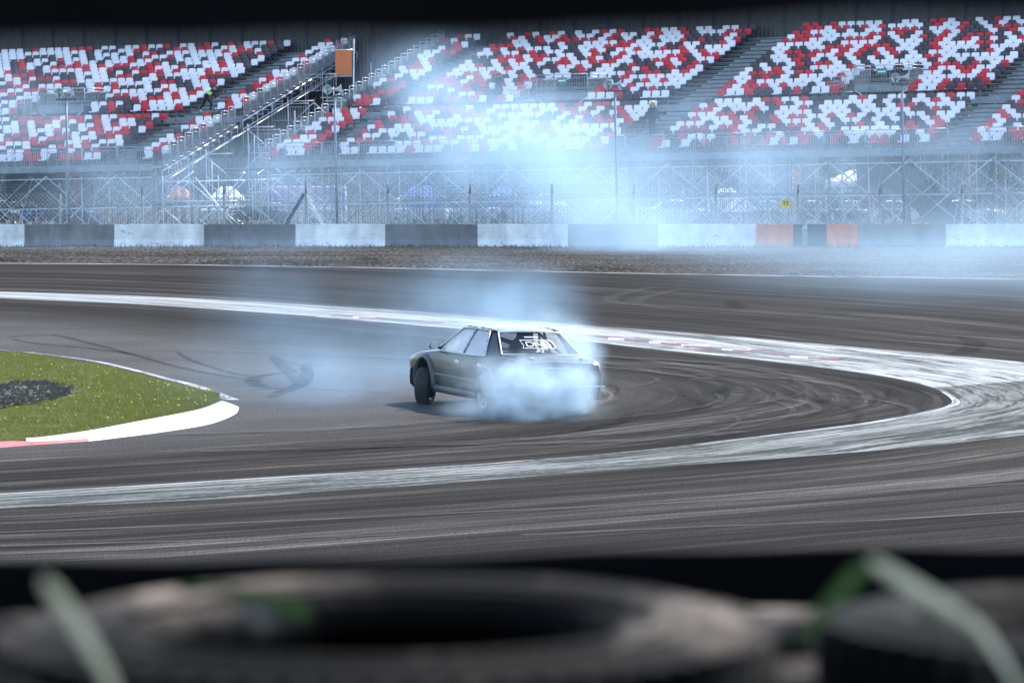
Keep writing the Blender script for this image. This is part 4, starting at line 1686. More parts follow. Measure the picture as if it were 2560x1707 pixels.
# pink and lilac trailer
a, b_ = at(655, 466, 266), at(865, 466, 266)
tr = tag(empty('race_trailer', ((a.x + b_.x) / 2, 266, 0)), 'long pink and lilac trailer behind the gap in the stands', 'trailer')
h = (b_.x - a.x) / 2
mb = MB()
mb.box((-h, -1.2, 0.8), (h, 1.2, 2.2))
mb.build('lower_body', M_LILAC, tr)
mb = MB()
mb.add([(-h, -1.2, 2.202), (h, -1.2, 2.202), (h, 1.2, 2.202), (-h, 1.2, 2.202), (-h + .6, -1.1, a.z), (h - .3, -1.1, a.z), (h - .3, 1.1, a.z), (-h + .6, 1.1, a.z)],
       [(0, 1, 5, 4), (1, 2, 6, 5), (2, 3, 7, 6), (3, 0, 4, 7), (4, 5, 6, 7)])
mb.build('upper_body', M_PINK, tr)
for x in (-h * .6, h * .3, h * .55):
    mb = MB()
    mb.lathe([(0.0, -.14), (.45, -.14), (.5, -.1), (.5, .1), (.45, .14), (0, .14)], 16, M=Matrix.Translation((x, -1.05, 0.5)))
    mb.build('wheel', M_RUBBER, tr)


def feather(u, v0, v1, Y, wpx, mat, label):
    a, b_ = at(u, v0, Y), at(u, v1, Y)
    e = tag(empty('feather_flag', (a.x, Y, 0)), label, 'flag', 'feather flags')
    w_ = wpx / FPX * Y
    mb = MB()
    rows = []
    for k in range(9):
        f = k / 8
        z = b_.z + (a.z - b_.z) * f
        ww = w_ * (1.0 if f < 0.75 else math.sqrt(max(0.02, 1 - ((f - .75) / .25) ** 2)))
        rows.append([Vector((ww * x, 0.05 * math.sin(5 * x + 3 * f), z)) for x in (0, .33, .66, 1)])
    mb.grid(rows)
    mb.build('flag_cloth', mat, e)
    MB().tube((0, 0, 0), (0, 0, a.z), 0.03, 6).build('pole', M_STEEL, e)


feather(1982, 403, 520, 256, 27, cloth('flag_orange', (0.95, 0.22, 0.08)), 'tall orange feather flag behind the yellow board')
feather(2424, 444, 476, 258, 12, cloth('flag_red', (0.85, 0.03, 0.10)), 'small bright red flag behind the scaffolding at the right')
feather(142, 484, 500, 250, 8, cloth('flag_crimson', (0.75, 0.02, 0.10)), 'tiny crimson flag by the leftmost bent fence post')


# ------------------------------------------------------------------ saloon car body shared by the drift car and the parked cars
XF, XR, WR, ZC = 1.34, -1.34, 0.315, 0.315


def lerp_tab(tab, x):
    xs_ = [a for a, _ in tab]
    return float(np.interp(x, xs_, [b_ for _, b_ in tab]))


WP = [(-2.40, .735), (-2.34, .79), (-2.2, .815), (-1.9, .835), (-1.34, .846), (0, .85), (1.34, .842), (1.8, .825), (2.1, .79), (2.24, .74), (2.30, .68)]
ZT = [(-2.40, .865), (-2.30, .915), (-1.9, .945), (-1.6, .952), (-1.2, .93), (0.0, .905), (0.9, .885), (1.1, .865), (1.6, .815), (2.0, .745), (2.2, .69), (2.30, .62)]
CR = [(-2.40, .02), (-2.2, .03), (-1.6, .035), (-1.0, .01), (.8, .03), (1.2, .05), (2.0, .045), (2.30, .03)]
SEC = [(0.16, .93), (0.24, .955), (0.36, .985), (0.55, 1.0), (0.68, .995), (0.80, .975), (0.90, .95), (0.96, .925)]


def zb(x, arch=0.375, base=0.235):
    z = base
    for xc in (XF, XR):
        d = abs(x - xc)
        if d < arch:
            z = max(z, ZC + 0.03 + math.sqrt(arch * arch - d * d))
    if x < -1.9:
        z = max(z, 0.30)
    if x > 1.95:
        z = max(z, 0.26)
    return z


def side_y(x, z):
    return lerp_tab(WP, x) * lerp_tab(SEC, z)


def body_rows():
    xs_ = sorted(set([round(v_, 4) for v_ in np.linspace(-2.40, 2.30, 60)] + [round(xc + d, 4) for xc in (XF, XR) for d in np.linspace(-0.376, 0.376, 25)]))
    rows = []
    for x in xs_:
        zt, c = lerp_tab(ZT, x), lerp_tab(CR, x)
        z0 = zb(x)
        half = []
        for k in range(9):
            z = z0 + (zt - 0.05 - z0) * k / 8
            half.append((side_y(x, z), z))
        wy = side_y(x, zt - .05)
        half.append((wy - 0.012, zt - 0.018))
        half.append((wy - 0.045, zt))
        half.append((wy * 0.72, zt + c * .62))
        half.append((wy * 0.36, zt + c * .93))
        half.append((0, zt + c))
        L_ = [Vector((x, y, z)) for y, z in half]
        rows.append(L_ + [Vector((x, -y, z)) for y, z in half[-2::-1]])
    return rows


BODY = body_rows()


def body_shell(mats, M=None, cabin=True):
    mb = MB()
    rows = [[M @ p for p in r] for r in BODY] if M is not None else BODY
    mb.grid(rows, 0, True)
    k = len(rows[0])
    mb.add(rows[0], [tuple(range(k))], 0)
    mb.add(rows[-1], [tuple(reversed(range(k)))], 0)
    me = mb.mesh('body', mats)
    if cabin:
        Mi = M.inverted() if M is not None else Matrix.Identity(4)
        for p in me.polygons:
            c = Mi @ p.center
            if -1.58 < c.x < 0.86 and abs(c.y) < 0.70 and c.z > 0.86:
                p.material_index = 1
    return me


def tyre_prof(r, w, rim):
    return [(rim, -w * .42), (rim + .03, -w * .5), (r - .035, -w * .52), (r - .012, -w * .46), (r, -w * .36), (r + .001, 0), (r, w * .36), (r - .012, w * .46), (r - .035, w * .52), (rim + .03, w * .5), (rim, w * .42)]


def wheel_meshes(r=0.315, w=0.245, rim=0.228, mat_rim=None, spokes=6):
    mb = MB()
    mb.lathe(tyre_prof(r, w, rim), 40)
    ty = mb.mesh('tyre', M_RUBBER)
    mb = MB()
    mb.lathe([(rim + .002, -w * .42), (rim - .012, -w * .43), (rim - .02, -w * .30), (rim - .03, w * .40), (rim + .002, w * .42)], 36)
    for k in range(spokes):
        a = 2 * math.pi * k / spokes
        for o_ in (-0.10, 0.10):
            M = Matrix.Rotation(a + o_, 4, 'Y')
            mb.add([M @ Vector(v_) for v_ in [(.03, w * .30, -.016), (.03, w * .30, .016), (rim - .015, w * .38, .013), (rim - .015, w * .38, -.013), (.03, w * .18, -.02), (.03, w * .18, .02), (rim - .015, w * .24, .018), (rim - .015, w * .24, -.018)]],
                   [(0, 3, 2, 1), (4, 5, 6, 7), (0, 1, 5, 4), (1, 2, 6, 5), (2, 3, 7, 6), (3, 0, 4, 7)])
    mb.lathe([(0, w * .36), (.05, w * .35), (.06, w * .30), (.06, 0)], 16)
    rm = mb.mesh('rim', mat_rim)
    mb = MB()
    mb.lathe([(0, w * .02), (.15, w * .02), (.15, -w * .08), (0, -w * .08)], 24)
    dk = mb.mesh('brake_disc', M_STEELD)
    return ty, rm, dk


# ------------------------------------------------------------------ the drift car
def mk_paint(name, col, rough=0.28, coat=1.0):
    m, b = new_mat(name)
    N, L = nodes(m)
    c = coords(m)
    n = noise(m, c, 3, 4)
    L.new(ramp(m, n, [(.3, tuple(x * .85 for x in col)), (.7, tuple(x * 1.15 for x in col))]), b.inputs['Base Color'])
    b.inputs['Roughness'].default_value = rough
    b.inputs['Metallic'].default_value = 0.0
    b.inputs['Specular IOR Level'].default_value = 0.12
    b.inputs['Coat Weight'].default_value = coat * 0.26
    b.inputs['Coat Roughness'].default_value = 0.03
    return m


def mk_glass(name, col, alpha, rough=0.03):
    m, b = new_mat(name)
    b.inputs['Base Color'].default_value = (*col, 1)
    b.inputs['Roughness'].default_value = rough
    N, L = nodes(m)
    n = noise(m, coords(m), 5, 4)
    L.new(ramp(m, n, [(.3, (alpha * .9,) * 3), (.7, (min(1, alpha * 1.1),) * 3)]), b.inputs['Alpha'])
    return m


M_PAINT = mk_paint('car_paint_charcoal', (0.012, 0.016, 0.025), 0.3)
M_INT = simple('car_interior', (0.010, 0.010, 0.012), 0.9)
M_TRIM = simple('car_trim_chrome', (0.60, 0.62, 0.65), 0.4, 0.25, 0.1, 3)
M_PLAST = simple('car_grey_plastic', (0.055, 0.058, 0.062), 0.5)
M_RIM = simple('alloy_rim', (0.20, 0.22, 0.24), 0.3, 0.85, 0.15, 5)
M_POLY = mk_glass('polycarbonate_window', (0.90, 0.92, 0.95), 0.80, 0.3)
_N, _L = nodes(M_POLY)
_t = _N.new('ShaderNodeBsdfTranslucent'); _t.inputs['Color'].default_value = (0.80, 0.84, 0.88, 1)
_x = _N.new('ShaderNodeMixShader'); _x.inputs[0].default_value = 0.3
_L.new(_N['Principled BSDF'].outputs[0], _x.inputs[1]); _L.new(_t.outputs[0], _x.inputs[2])
_L.new(_x.outputs[0], _N['Material Output'].inputs['Surface'])
M_REARG = mk_glass('tinted_rear_glass', (0.02, 0.03, 0.04), 0.45)
M_FRONTG = mk_glass('windscreen_glass', (0.05, 0.06, 0.07), 0.25)
M_STICK = simple('white_vinyl', (0.80, 0.82, 0.85), 0.5, 0, 0.05, 5)
M_TAIL = mk_paint('tail_lamp_smoked', (0.05, 0.008, 0.010), 0.15)
M_HEAD = mk_paint('head_lamp', (0.35, 0.36, 0.38), 0.1)

HEAD = R(90 + 23.5)
cR = Matrix.Rotation(HEAD, 3, 'Z')
w_rl = G(1226, 1032)
ctr = w_rl - cR @ Vector((XR, 0.74, 0))
car = tag(empty('drift_car', ctr, (0, 0, HEAD)), 'dark grey four-door drift saloon sliding in tyre smoke on the hairpin', 'car')
# body attitude: nose slightly up, rolled to its right
BM = Matrix.Translation((0, 0, 0.018)) @ Matrix.Rotation(R(-1.3), 4, 'Y') @ Matrix.Rotation(R(1.6), 4, 'X')
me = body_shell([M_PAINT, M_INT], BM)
obj('body', me, car)


def cpart(mb, name, mats, parent=None):
    me_ = mb.mesh(name, mats)
    me_.transform(BM)
    return obj(name, me_, parent or car)


# underbody and wheel wells
mb = MB()
mb.box((-2.05, -0.55, 0.24), (2.1, 0.55, 0.5))
mb.box((-0.95, -0.78, 0.245), (0.95, 0.78, 0.45))
cpart(mb, 'underbody', M_INT)
# doors: shallow raised skins with shut lines left between them
def side_skin(x0, x1, z0, z1, sgn, off=0.006, nx=10, nz=9):
    rows = []
    for i in range(nx + 1):
        x = x0 + (x1 - x0) * i / nx
        row = []
        for k in range(nz + 1):
            zlo = max(z0, zb(x) + 0.012)
            z = zlo + (z1(x) - zlo) * k / nz
            row.append(Vector((x, sgn * (side_y(x, z) + off), z)))
        rows.append(row)
    return rows


def belt(x):
    return lerp_tab(ZT, x) - 0.055


for sgn in (1, -1):
    for (x0, x1) in ((-0.27, 0.86), (-1.22, -0.285)):
        mb = MB()
        mb.grid(side_skin(x0, x1, 0.30, belt, sgn), flip=(sgn < 0))
        dr = cpart(mb, 'door', M_PAINT)
        hx = x0 + 0.16
        mb = MB()
        yb = side_y(hx, 0.76)
        mb.box((hx - 0.07, sgn * (yb + 0.004) - 0.012, 0.735), (hx + 0.10, sgn * (yb + 0.004) + 0.012, 0.785))
        cpart(mb, 'handle', M_TRIM, dr)
    mb = MB()                                    # side rubbing strip
    for (x0, x1) in ((-1.22, 0.86), (0.92, 0.945), (-2.2, -1.75)):
        if x1 - x0 < .1:
            continue
        rows = []
        for i in range(13):
            x = x0 + (x1 - x0) * i / 12
            y = side_y(x, .5) + 0.009
            rows.append([Vector((x, sgn * y, .468)), Vector((x, sgn * (y + .012), .475)), Vector((x, sgn * (y + .012), .498)), Vector((x, sgn * y, .505))])
        mb.grid(rows, flip=(sgn < 0))
    cpart(mb, 'side_moulding', M_PLAST)
    mb = MB()                                    # sill skirt
    rows = []
    for i in range(12):
        x = -0.93 + 1.86 * i / 11
        rows.append([Vector((x, sgn * .70, .175)), Vector((x, sgn * .825, .18)), Vector((x, sgn * .84, .26)), Vector((x, sgn * .812, .32))])
    mb.grid(rows, flip=(sgn < 0))
    cpart(mb, 'sill_skirt', M_PLAST)
    for xc in (XF, XR):                          # bolt-on flares
        rows = []
        for i in range(21):
            a = R(-12) + (math.pi + R(24)) * i / 20
            row = []
            for (rr, dy) in ((0.375, -.01), (0.378, .038), (0.40, .048), (0.44, .026), (0.462, .003)):
                x = xc + rr * math.cos(a)
                z = ZC + 0.03 + rr * math.sin(a)
                y = lerp_tab(WP, xc) * lerp_tab(SEC, max(z, .2)) + dy
                row.append(Vector((x, sgn * y, z)))
            rows.append(row)
        mb = MB()
        mb.grid(rows, flip=(sgn > 0))
        cpart(mb, 'wheel_arch_flare', M_PLAST)
    # wheel-well shells
    for xc in (XF, XR):
        rows = []
        for i in range(15):
            a = R(-15) + (math.pi + R(30)) * i / 14
            rows.append([Vector((xc + .374 * math.cos(a), sgn * y, ZC + .03 + .374 * math.sin(a))) for y in (0.50, 0.80)])
        mb = MB()
        mb.grid(rows)
        cpart(mb, 'wheel_well', M_INT)

# greenhouse
Ab, At = Vector((0.98, .735, .885)), Vector((0.20, .575, 1.315))
Bb, Bt = Vector((-0.27, .792, .895)), Vector((-0.36, .585, 1.335))
Cb0, Ct0 = Vector((-1.16, .775, .915)), Vector((-0.92, .58, 1.325))
Cb, Ct = Vector((-1.66, .735, .945)), Vector((-1.08, .565, 1.31))


def mir(v_, s):
    return Vector((v_.x, v_.y * s, v_.z))


def bar(mb, a, b_, wx, wy=0.022):
    d = (b_ - a)
    q = d.to_track_quat('Z', 'Y').to_matrix().to_4x4()
    M = Matrix.Translation(a) @ q
    mb.box((-wx, -wy, 0), (wx, wy, d.length), M=M)


for s in (1, -1):
    mb = MB()
    mb.tube(mir(Ab, s), mir(At, s), 0.030, 8, r2=0.026)
    cpart(mb, 'pillar', M_PAINT)
    mb = MB()
    mb.tube(mir(Bb, s), mir(Bt, s), 0.028, 8, r2=0.024)
    cpart(mb, 'pillar', M_INT)
    # broad C pillar
    def cq(t, f):
        p_ = (Cb0.lerp(Ct0, t)).lerp(Cb.lerp(Ct, t), f)
        return Vector((p_.x, (p_.y + 0.012 * math.sin(math.pi * t)) * s, p_.z))
    rows = [[cq(t, f) for f in (0, .33, .66, 1)] for t in np.linspace(-0.03, 1.02, 8)]
    mb = MB()
    mb.grid(rows, flip=(s < 0))
    rows2 = [[cq(t, f) - Vector((0, 0.03 * s, 0)) for f in (0, .33, .66, 1)] for t in np.linspace(-0.03, 1.02, 8)]
    mb.grid(rows2, flip=(s > 0))
    cpart(mb, 'pillar', M_PAINT)
    # panes
    off = Vector((0, .004 * s, 0))
    for (q0, q1, q2, q3) in ((Ab, Bb, Bt, At), (Bb, Cb0, Ct0, Bt)):
        pts = [mir(q_, s) + off for q_ in (q0, q1, q2, q3)]
        mb = MB()
        rows = [[pts[0].lerp(pts[1], f).lerp(pts[3].lerp(pts[2], f), t) + Vector((0, .012 * s * math.sin(math.pi * t), 0)) for f in (0, .25, .5, .75, 1)] for t in (0, .25, .5, .75, 1)]
        mb.grid(rows, flip=(s > 0))
        wnd = cpart(mb, 'side_window', M_POLY)
        fr = MB()
        loop = pts + [pts[0]]
        for a_, b2 in zip(loop[:-1], loop[1:]):
            fr.tube(a_ + off * 5, b2 + off * 5, 0.014, 6)
        cpart(fr, 'window_trim', M_TRIM, wnd)
        mb = MB()                                # fixing studs of the plastic windows
        for t in (.15, .38, .62, .85):
            for (e0, e1, inn) in ((pts[3], pts[2], pts[0]), (pts[1], pts[2], pts[0])):
                c_ = e0.lerp(e1, t)
                c_ = c_ + (sum(pts, Vector()) / 4 - c_) * 0.10 + off * 5
                mb.tube(c_, c_ + Vector((0, .008 * s, 0)), 0.009, 6)
        cpart(mb, 'stud', M_INT, wnd)
    mb = MB()
    mb.path([mir(q_, s) + Vector((0, 0, .006)) for q_ in (At, Vector((-.08, .584, 1.332)), Bt, Vector((-.64, .584, 1.334)), Ct0, Ct)], 0.021, 8)
    cpart(mb, 'roof_rail', M_PAINT)

# roof skin
M_ROOF = mk_paint('roof_paint_sunglare', (0.22, 0.225, 0.23), 0.3)  # roof lighter than the body: sun glare put into the colour
rows = []
for i in range(11):
    f = i / 10
    x = At.x + 0.02 + (Ct.x - 0.03 - At.x - 0.02) * f
    zz_ = float(np.interp(f, [0, .12, .4, .75, 1], [1.318, 1.342, 1.362, 1.352, 1.312]))
    yy = float(np.interp(f, [0, .3, 1], [.560, .572, .550]))
    rows.append([Vector((x - 0.03 * (abs(k) ** 2) * (-1 if f < .5 else 0.6), yy * k, zz_ + 0.035 * (1 - k * k) - (0.012 if abs(k) > .95 else 0))) for k in np.linspace(-1, 1, 13)])
mb = MB()
mb.grid(rows)
mb.grid([[p_ - Vector((0, 0, .025)) for p_ in r] for r in rows], flip=True)
edge = rows[0] + [r[-1] for r in rows[1:]] + rows[-1][::-1][1:] + [r[0] for r in rows[::-1][1:-1]]
k = len(edge)
mb.add(edge + [p_ - Vector((0, 0, .025)) for p_ in edge], [(i, (i + 1) % k, k + (i + 1) % k, k + i) for i in range(k)])
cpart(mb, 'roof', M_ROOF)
# windscreens
for (bx, tx, nm, mt) in ((Ab, At, 'windscreen', M_FRONTG), (Cb, Ct, 'rear_window', M_REARG)):
    rows = []
    for t in np.linspace(0.03, 0.94, 6):
        c_ = bx.lerp(tx, t)
        rows.append([Vector((c_.x + (0.07 if bx is Ab else -0.07) * (1 - k_ * k_), c_.y * 0.97 * k_, c_.z + 0.025 * (1 - k_ * k_) * t)) for k_ in np.linspace(-1, 1, 11)])
    mb = MB()
    mb.grid(rows, flip=(bx is Cb))
    wd = cpart(mb, nm, mt)
    if bx is Cb:
        RWIN = rows
        fr = MB()
        lp_ = rows[0] + [r[-1] for r in rows[1:]] + rows[-1][::-1][1:] + [r[0] for r in rows[::-1][1:]]
        ofs = Vector((-.014, 0, .020))
        for side in (rows[0], [r[-1] for r in rows], rows[-1], [r[0] for r in rows]):
            fr.sweep([q_ + ofs for q_ in side], 0.013, ref=(-.55, 0, .83))
        cpart(fr, 'window_trim', M_TRIM, wd)
        rear_win = wd


# stickers on the rear window: placed in the plane of the glass
def win_pt(a, t, lift=0.006):                     # a: -1 (car right) .. 1 (car left), t: 0 bottom .. 1 top
    f = (a + 1) / 2 * 10
    i = min(9, int(f)); g = t * 5
    j = min(4, int(g))
    p_ = RWIN[j][i].lerp(RWIN[j][i + 1], f - i).lerp(RWIN[j + 1][i].lerp(RWIN[j + 1][i + 1], f - i), g - j)
    return p_ + Vector((-lift * .8, 0, lift))


def sticker(me_, a0, t0, name='lettering'):
    # map flat x,y (metres) onto the curved glass; x runs to the car's right seen from behind
    hgt = (RWIN[-1][5] - RWIN[0][5]).length
    for v_ in me_.vertices:
        a = a0 - v_.co.x / 0.69
        t = t0 + v_.co.y / hgt
        v_.co = win_pt(max(-.99, min(.99, a)), max(0.01, min(.99, t)), 0.006 + max(0, v_.co.z))
    me_.transform(BM)
    me_.update()
    return obj(name, me_, rear_win)


def strokes(polys, w):
    mb = MB()
    for (x0, y0), (x1, y1) in polys:
        a, b2 = Vector((x0, y0, 0)), Vector((x1, y1, 0))
        d = (b2 - a).normalized()
        n = Vector((-d.y, d.x, 0)) * w / 2
        k = 4
        rows = [[a.lerp(b2, q / k) - n - (d * w / 2 if q == 0 else d * 0) + (d * w / 2 if q == k else d * 0),
                 a.lerp(b2, q / k) + n - (d * w / 2 if q == 0 else d * 0) + (d * w / 2 if q == k else d * 0)] for q in range(k + 1)]
        mb.grid(rows, smooth=False, flip=True)
    return mb


LET = []
for x0, segs in ((-.155, [((0, -.5), (0, .5)), ((0, .5), (.75, .5)), ((0, -.5), (.75, -.5)), ((.75, .5), (1, .25)), ((1, .25), (1, -.25)), ((1, -.25), (.75, -.5))]),
                 (-.005, [((0, -.5), (0, .5)), ((0, .5), (1, -.5)), ((1, -.5), (1, .5))]),
                 (.145, [((0, -.5), (0, .5)), ((0, .5), (.9, .5)), ((0, 0), (.9, 0)), ((0, -.5), (.9, -.5)), ((.9, .5), (.9, 0)), ((1, 0), (1, -.5))])):
    for (a, b2), (c2, d2) in segs:
        LET.append(((x0 * 1.1 - .06 + a * .125, b2 * .115), (x0 * 1.1 - .06 + c2 * .125, d2 * .115)))
sticker(strokes(LET, 0.021).mesh('lettering', M_STICK), -0.05, 0.50)
mb = MB()
out = [(-.34, .115), (.27, .115), (.32, .08), (.32, -.08), (.27, -.115), (.03, -.115), (.0, -.135), (-.03, -.115), (-.33, -.115), (-.30, -.04), (-.34, .115)]
P_ = []
for (x0, y0), (x1, y1) in zip(out[:-1], out[1:]):
    for k in range(4):
        P_.append((x0 + (x1 - x0) * k / 4, y0 + (y1 - y0) * k / 4))
rows = [[Vector((x, y, 0)), Vector((x * .965, y * .885, 0))] for x, y in P_ + [P_[0]]]
mb.grid(rows, flip=True)
sticker(mb.mesh('sticker_border', M_STICK), -0.05, 0.50, 'sticker_border')
t_ = text_mesh('R3', 0.115, 0.001, M_STICK)
sticker(t_, -0.02, 0.22)
sticker(strokes([((-.14 + .032 * k, .0), (-.125 + .032 * k, .0)) for k in range(9)], 0.022).mesh('lettering', M_STICK), 0.05, 0.80)
# interior: dash, seats, cage
mb = MB()
mb.box((0.45, -.66, .86), (0.95, .66, .96))
cpart(mb, 'dashboard', M_INT)
for y in (0.36, -0.36):
    mb = MB()
    rows = []
    for z, hw, x in ((.86, .25, -.10), (1.0, .25, -.14), (1.1, .22, -.17), (1.16, .15, -.19), (1.25, .13, -.21), (1.27, .10, -.21)):
        rows.append([Vector((x + (0.10 if abs(k_) > .8 else 0), y + hw * k_, z)) for k_ in (-1, -.8, 0, .8, 1)])
    mb.grid(rows)
    mb.grid([[p_ - Vector((.04, 0, 0)) for p_ in r] for r in rows], flip=True)
    cpart(mb, 'bucket_seat', M_PLAST)
mb = MB()
for a_, b2 in (((-.40, .55, .85), (-.40, .50, 1.28)), ((-.40, .50, 1.28), (-.40, -.50, 1.28)), ((-.40, -.50, 1.28), (-.40, -.55, .85)), ((-.40, .50, 1.26), (-1.35, .52, .95)),
               ((-.40, -.50, 1.26), (-1.35, -.52, .95)), ((-.40, .50, 1.25), (-.42, -.52, .9)), ((-.42, .5, 1.25), (-1.30, -.45, .95)), ((-.40, .5, 1.28), (.25, .5, 1.27)), ((-.40, -.5, 1.28), (.25, -.5, 1.27)),
               ((.25, .5, 1.27), (.85, .6, .9)), ((.25, -.5, 1.27), (.85, -.6, .9))):
    mb.tube(a_, b2, 0.022, 8)
cpart(mb, 'roll_cage', M_PLAST)

# bumpers
def bumper(x_face, x_back, z0, z1, lip):
    rows = []
    fwd = 1 if x_face > 0 else -1
    for k_ in np.linspace(-1, 1, 25):
        y = 0.845 * math.sin(k_ * math.pi / 2) if abs(k_) < 1 else 0.845 * k_
        bow = abs(y / 0.845) ** 6
        xf = x_face + (x_back - x_face) * bow
        rows.append([Vector((xf - fwd * .10, y * .93, z0 - lip)), Vector((xf - fwd * .02, y, z0)), Vector((xf, y, z0 + .06)), Vector((xf, y, z1 - .05)), Vector((xf - fwd * .015, y, z1)), Vector((xf - fwd * .10, y * .96, z1 + .01))])
    mb = MB()
    mb.grid(rows, flip=(fwd < 0))
    return mb


cpart(bumper(-2.47, -1.95, 0.29, 0.535, 0.05), 'rear_bumper', M_PAINT)
cpart(bumper(2.40, 1.95, 0.25, 0.53, 0.08), 'front_bumper', M_PAINT)
mb = MB()
mb.box((-2.478, -.80, .512), (-2.455, .80, .53))
cpart(mb, 'bumper_trim', M_TRIM)
# rear panel, boot lid, lamps, plate
rows = []
for y in np.linspace(-.70, .70, 15):
    rows.append([Vector((-2.408 - .012 * (1 - (y / .7) ** 2), y, z)) for z in (.60, .70, .80, .862)])
mb = MB()
mb.grid(rows, flip=True)
cpart(mb, 'boot_panel', M_PAINT)
rows = []
for x in np.linspace(-2.395, -1.66, 9):
    zt, c = lerp_tab(ZT, x), lerp_tab(CR, x)
    rows.append([Vector((x, y, zt + c * (1 - (y / .8) ** 2) * .97 + .010)) for y in np.linspace(-.66, .66, 13)])
mb = MB()
mb.grid(rows)
boot = cpart(mb, 'boot_lid', M_PAINT)
for sgn in (1, -1):
    mb = MB()
    rows = []
    for i, f in enumerate(np.linspace(0, 1, 8)):
        y = .34 + .42 * f
        x = -2.425 + .05 * max(0, f - .7) / .3
        rows.append([Vector((x + .012, sgn * y, .60)), Vector((x - .004, sgn * y, .615)), Vector((x - .004, sgn * y, .80)), Vector((x + .012, sgn * y, .815))])
    rows.append([p_ + Vector((.26, sgn * .045, 0)) for p_ in rows[-1]])
    mb.grid(rows, flip=(sgn > 0))
    cpart(mb, 'tail_lamp', M_TAIL)
    mb = MB()
    rows = []
    for f in np.linspace(0, 1, 6):
        y = .34 + .36 * f
        rows.append([Vector((2.315 - .06 * f * f, sgn * y, .575)), Vector((2.325 - .06 * f * f, sgn * y, .58)), Vector((2.31 - .06 * f * f, sgn * y, .675)), Vector((2.29 - .06 * f * f, sgn * y, .68))])
    mb.grid(rows, flip=(sgn < 0))
    cpart(mb, 'head_lamp', M_HEAD)
    # boot pins
    mb = MB()
    mb.tube((-2.25, sgn * .45, .945), (-2.25, sgn * .45, .975), .03, 8)
    mb.tube((-2.33, sgn * .42, .955), (-2.18, sgn * .5, .965), .008, 5)
    cpart(mb, 'boot_pin', M_TRIM, boot)
    # door mirror
    mb = MB()
    rows = []
    for f, sc_ in ((0, .55), (.25, .9), (.7, 1.0), (1, .92)):
        rows.append([Vector((.86 - .10 * f, sgn * (.90 + .085 * sc_ * math.cos(w_)), .965 + .068 * sc_ * math.sin(w_))) for w_ in np.linspace(0, 2 * math.pi, 13)])
    mb.grid(rows, flip=(sgn > 0))
    mb.add(rows[0][:-1], [tuple(range(12))])
    mb.box((.80, sgn * .82 - .06, .915), (.86, sgn * .82 + .05, .95))
    mi_ = cpart(mb, 'door_mirror', M_PAINT)
    mb = MB()
    mb.add([p_ + Vector((.004, 0, 0)) for p_ in rows[-1][:-1]], [tuple(range(12)) if sgn > 0 else tuple(reversed(range(12)))])
    cpart(mb, 'mirror_glass', M_TRIM, mi_)
mb = MB()
mb.box((-2.438, -.30, .62), (-2.422, -.285, .80))
mb.box((-2.438, .285, .62), (-2.422, .30, .80))
mb.box((-2.438, -.30, .802), (-2.422, .30, .815))
cpart(mb, 'plate_frame', M_TRIM)
mb = MB()
mb.tube((-2.50, -.45, .27), (-2.0, -.45, .27), .05, 12)
cpart(mb, 'exhaust_pipe', M_STEELD)
mb = MB()
for sgn in (1, -1):
    mb.tube((XF + .02, sgn * .66, .26), (XF - .10, sgn * .25, .30), .028, 6)
    mb.tube((XF - .02, sgn * .66, .24), (XF - .45, sgn * .30, .27), .024, 6)
cpart(mb, 'suspension_arm', M_STEELD)
# wheels
TY, RM, DK = wheel_meshes(mat_rim=M_RIM)
for (x, sgn, steer, camber) in ((XF, 1, -36, 3), (XF, -1, -36, -2), (XR, 1, 0, 1), (XR, -1, 0, -1)):
    wh = obj('wheel', None, car, (x + 0.01, sgn * (0.79 if x > 0 else .77), ZC - 0.001), (0, 0, 0))
    wh.rotation_euler = (Matrix.Rotation(R(steer), 3, 'Z') @ Matrix.Rotation(R(camber), 3, 'X') @ (Matrix.Rotation(math.pi, 3, 'Z') if sgn < 0 else Matrix.Identity(3))).to_euler()
    obj('tyre', TY, wh)
    obj('rim', RM, wh)
    obj('brake_disc', DK, wh)

# ------------------------------------------------------------------ parked cars in the paddock
TYP, RMP, DKP = wheel_meshes(spokes=5, mat_rim=M_RIM)
GH = []


def greenhouse_mesh():
    mb = MB()
    rows = []
    for (x, y, z) in ((.98, .73, .885), (.20, .58, 1.33), (-.3, .60, 1.38), (-1.05, .57, 1.33), (-1.68, .72, .94)):
        rows.append([Vector((x, -y, .88)), Vector((x, -y, z - .02)), Vector((x, -y * .8, z + (.03 if .3 > x > -1.2 else 0))), Vector((x, y * .8, z + (.03 if .3 > x > -1.2 else 0))), Vector((x, y, z - .02)), Vector((x, y, .88))])
    mb.grid(rows, smooth=False)
    return mb


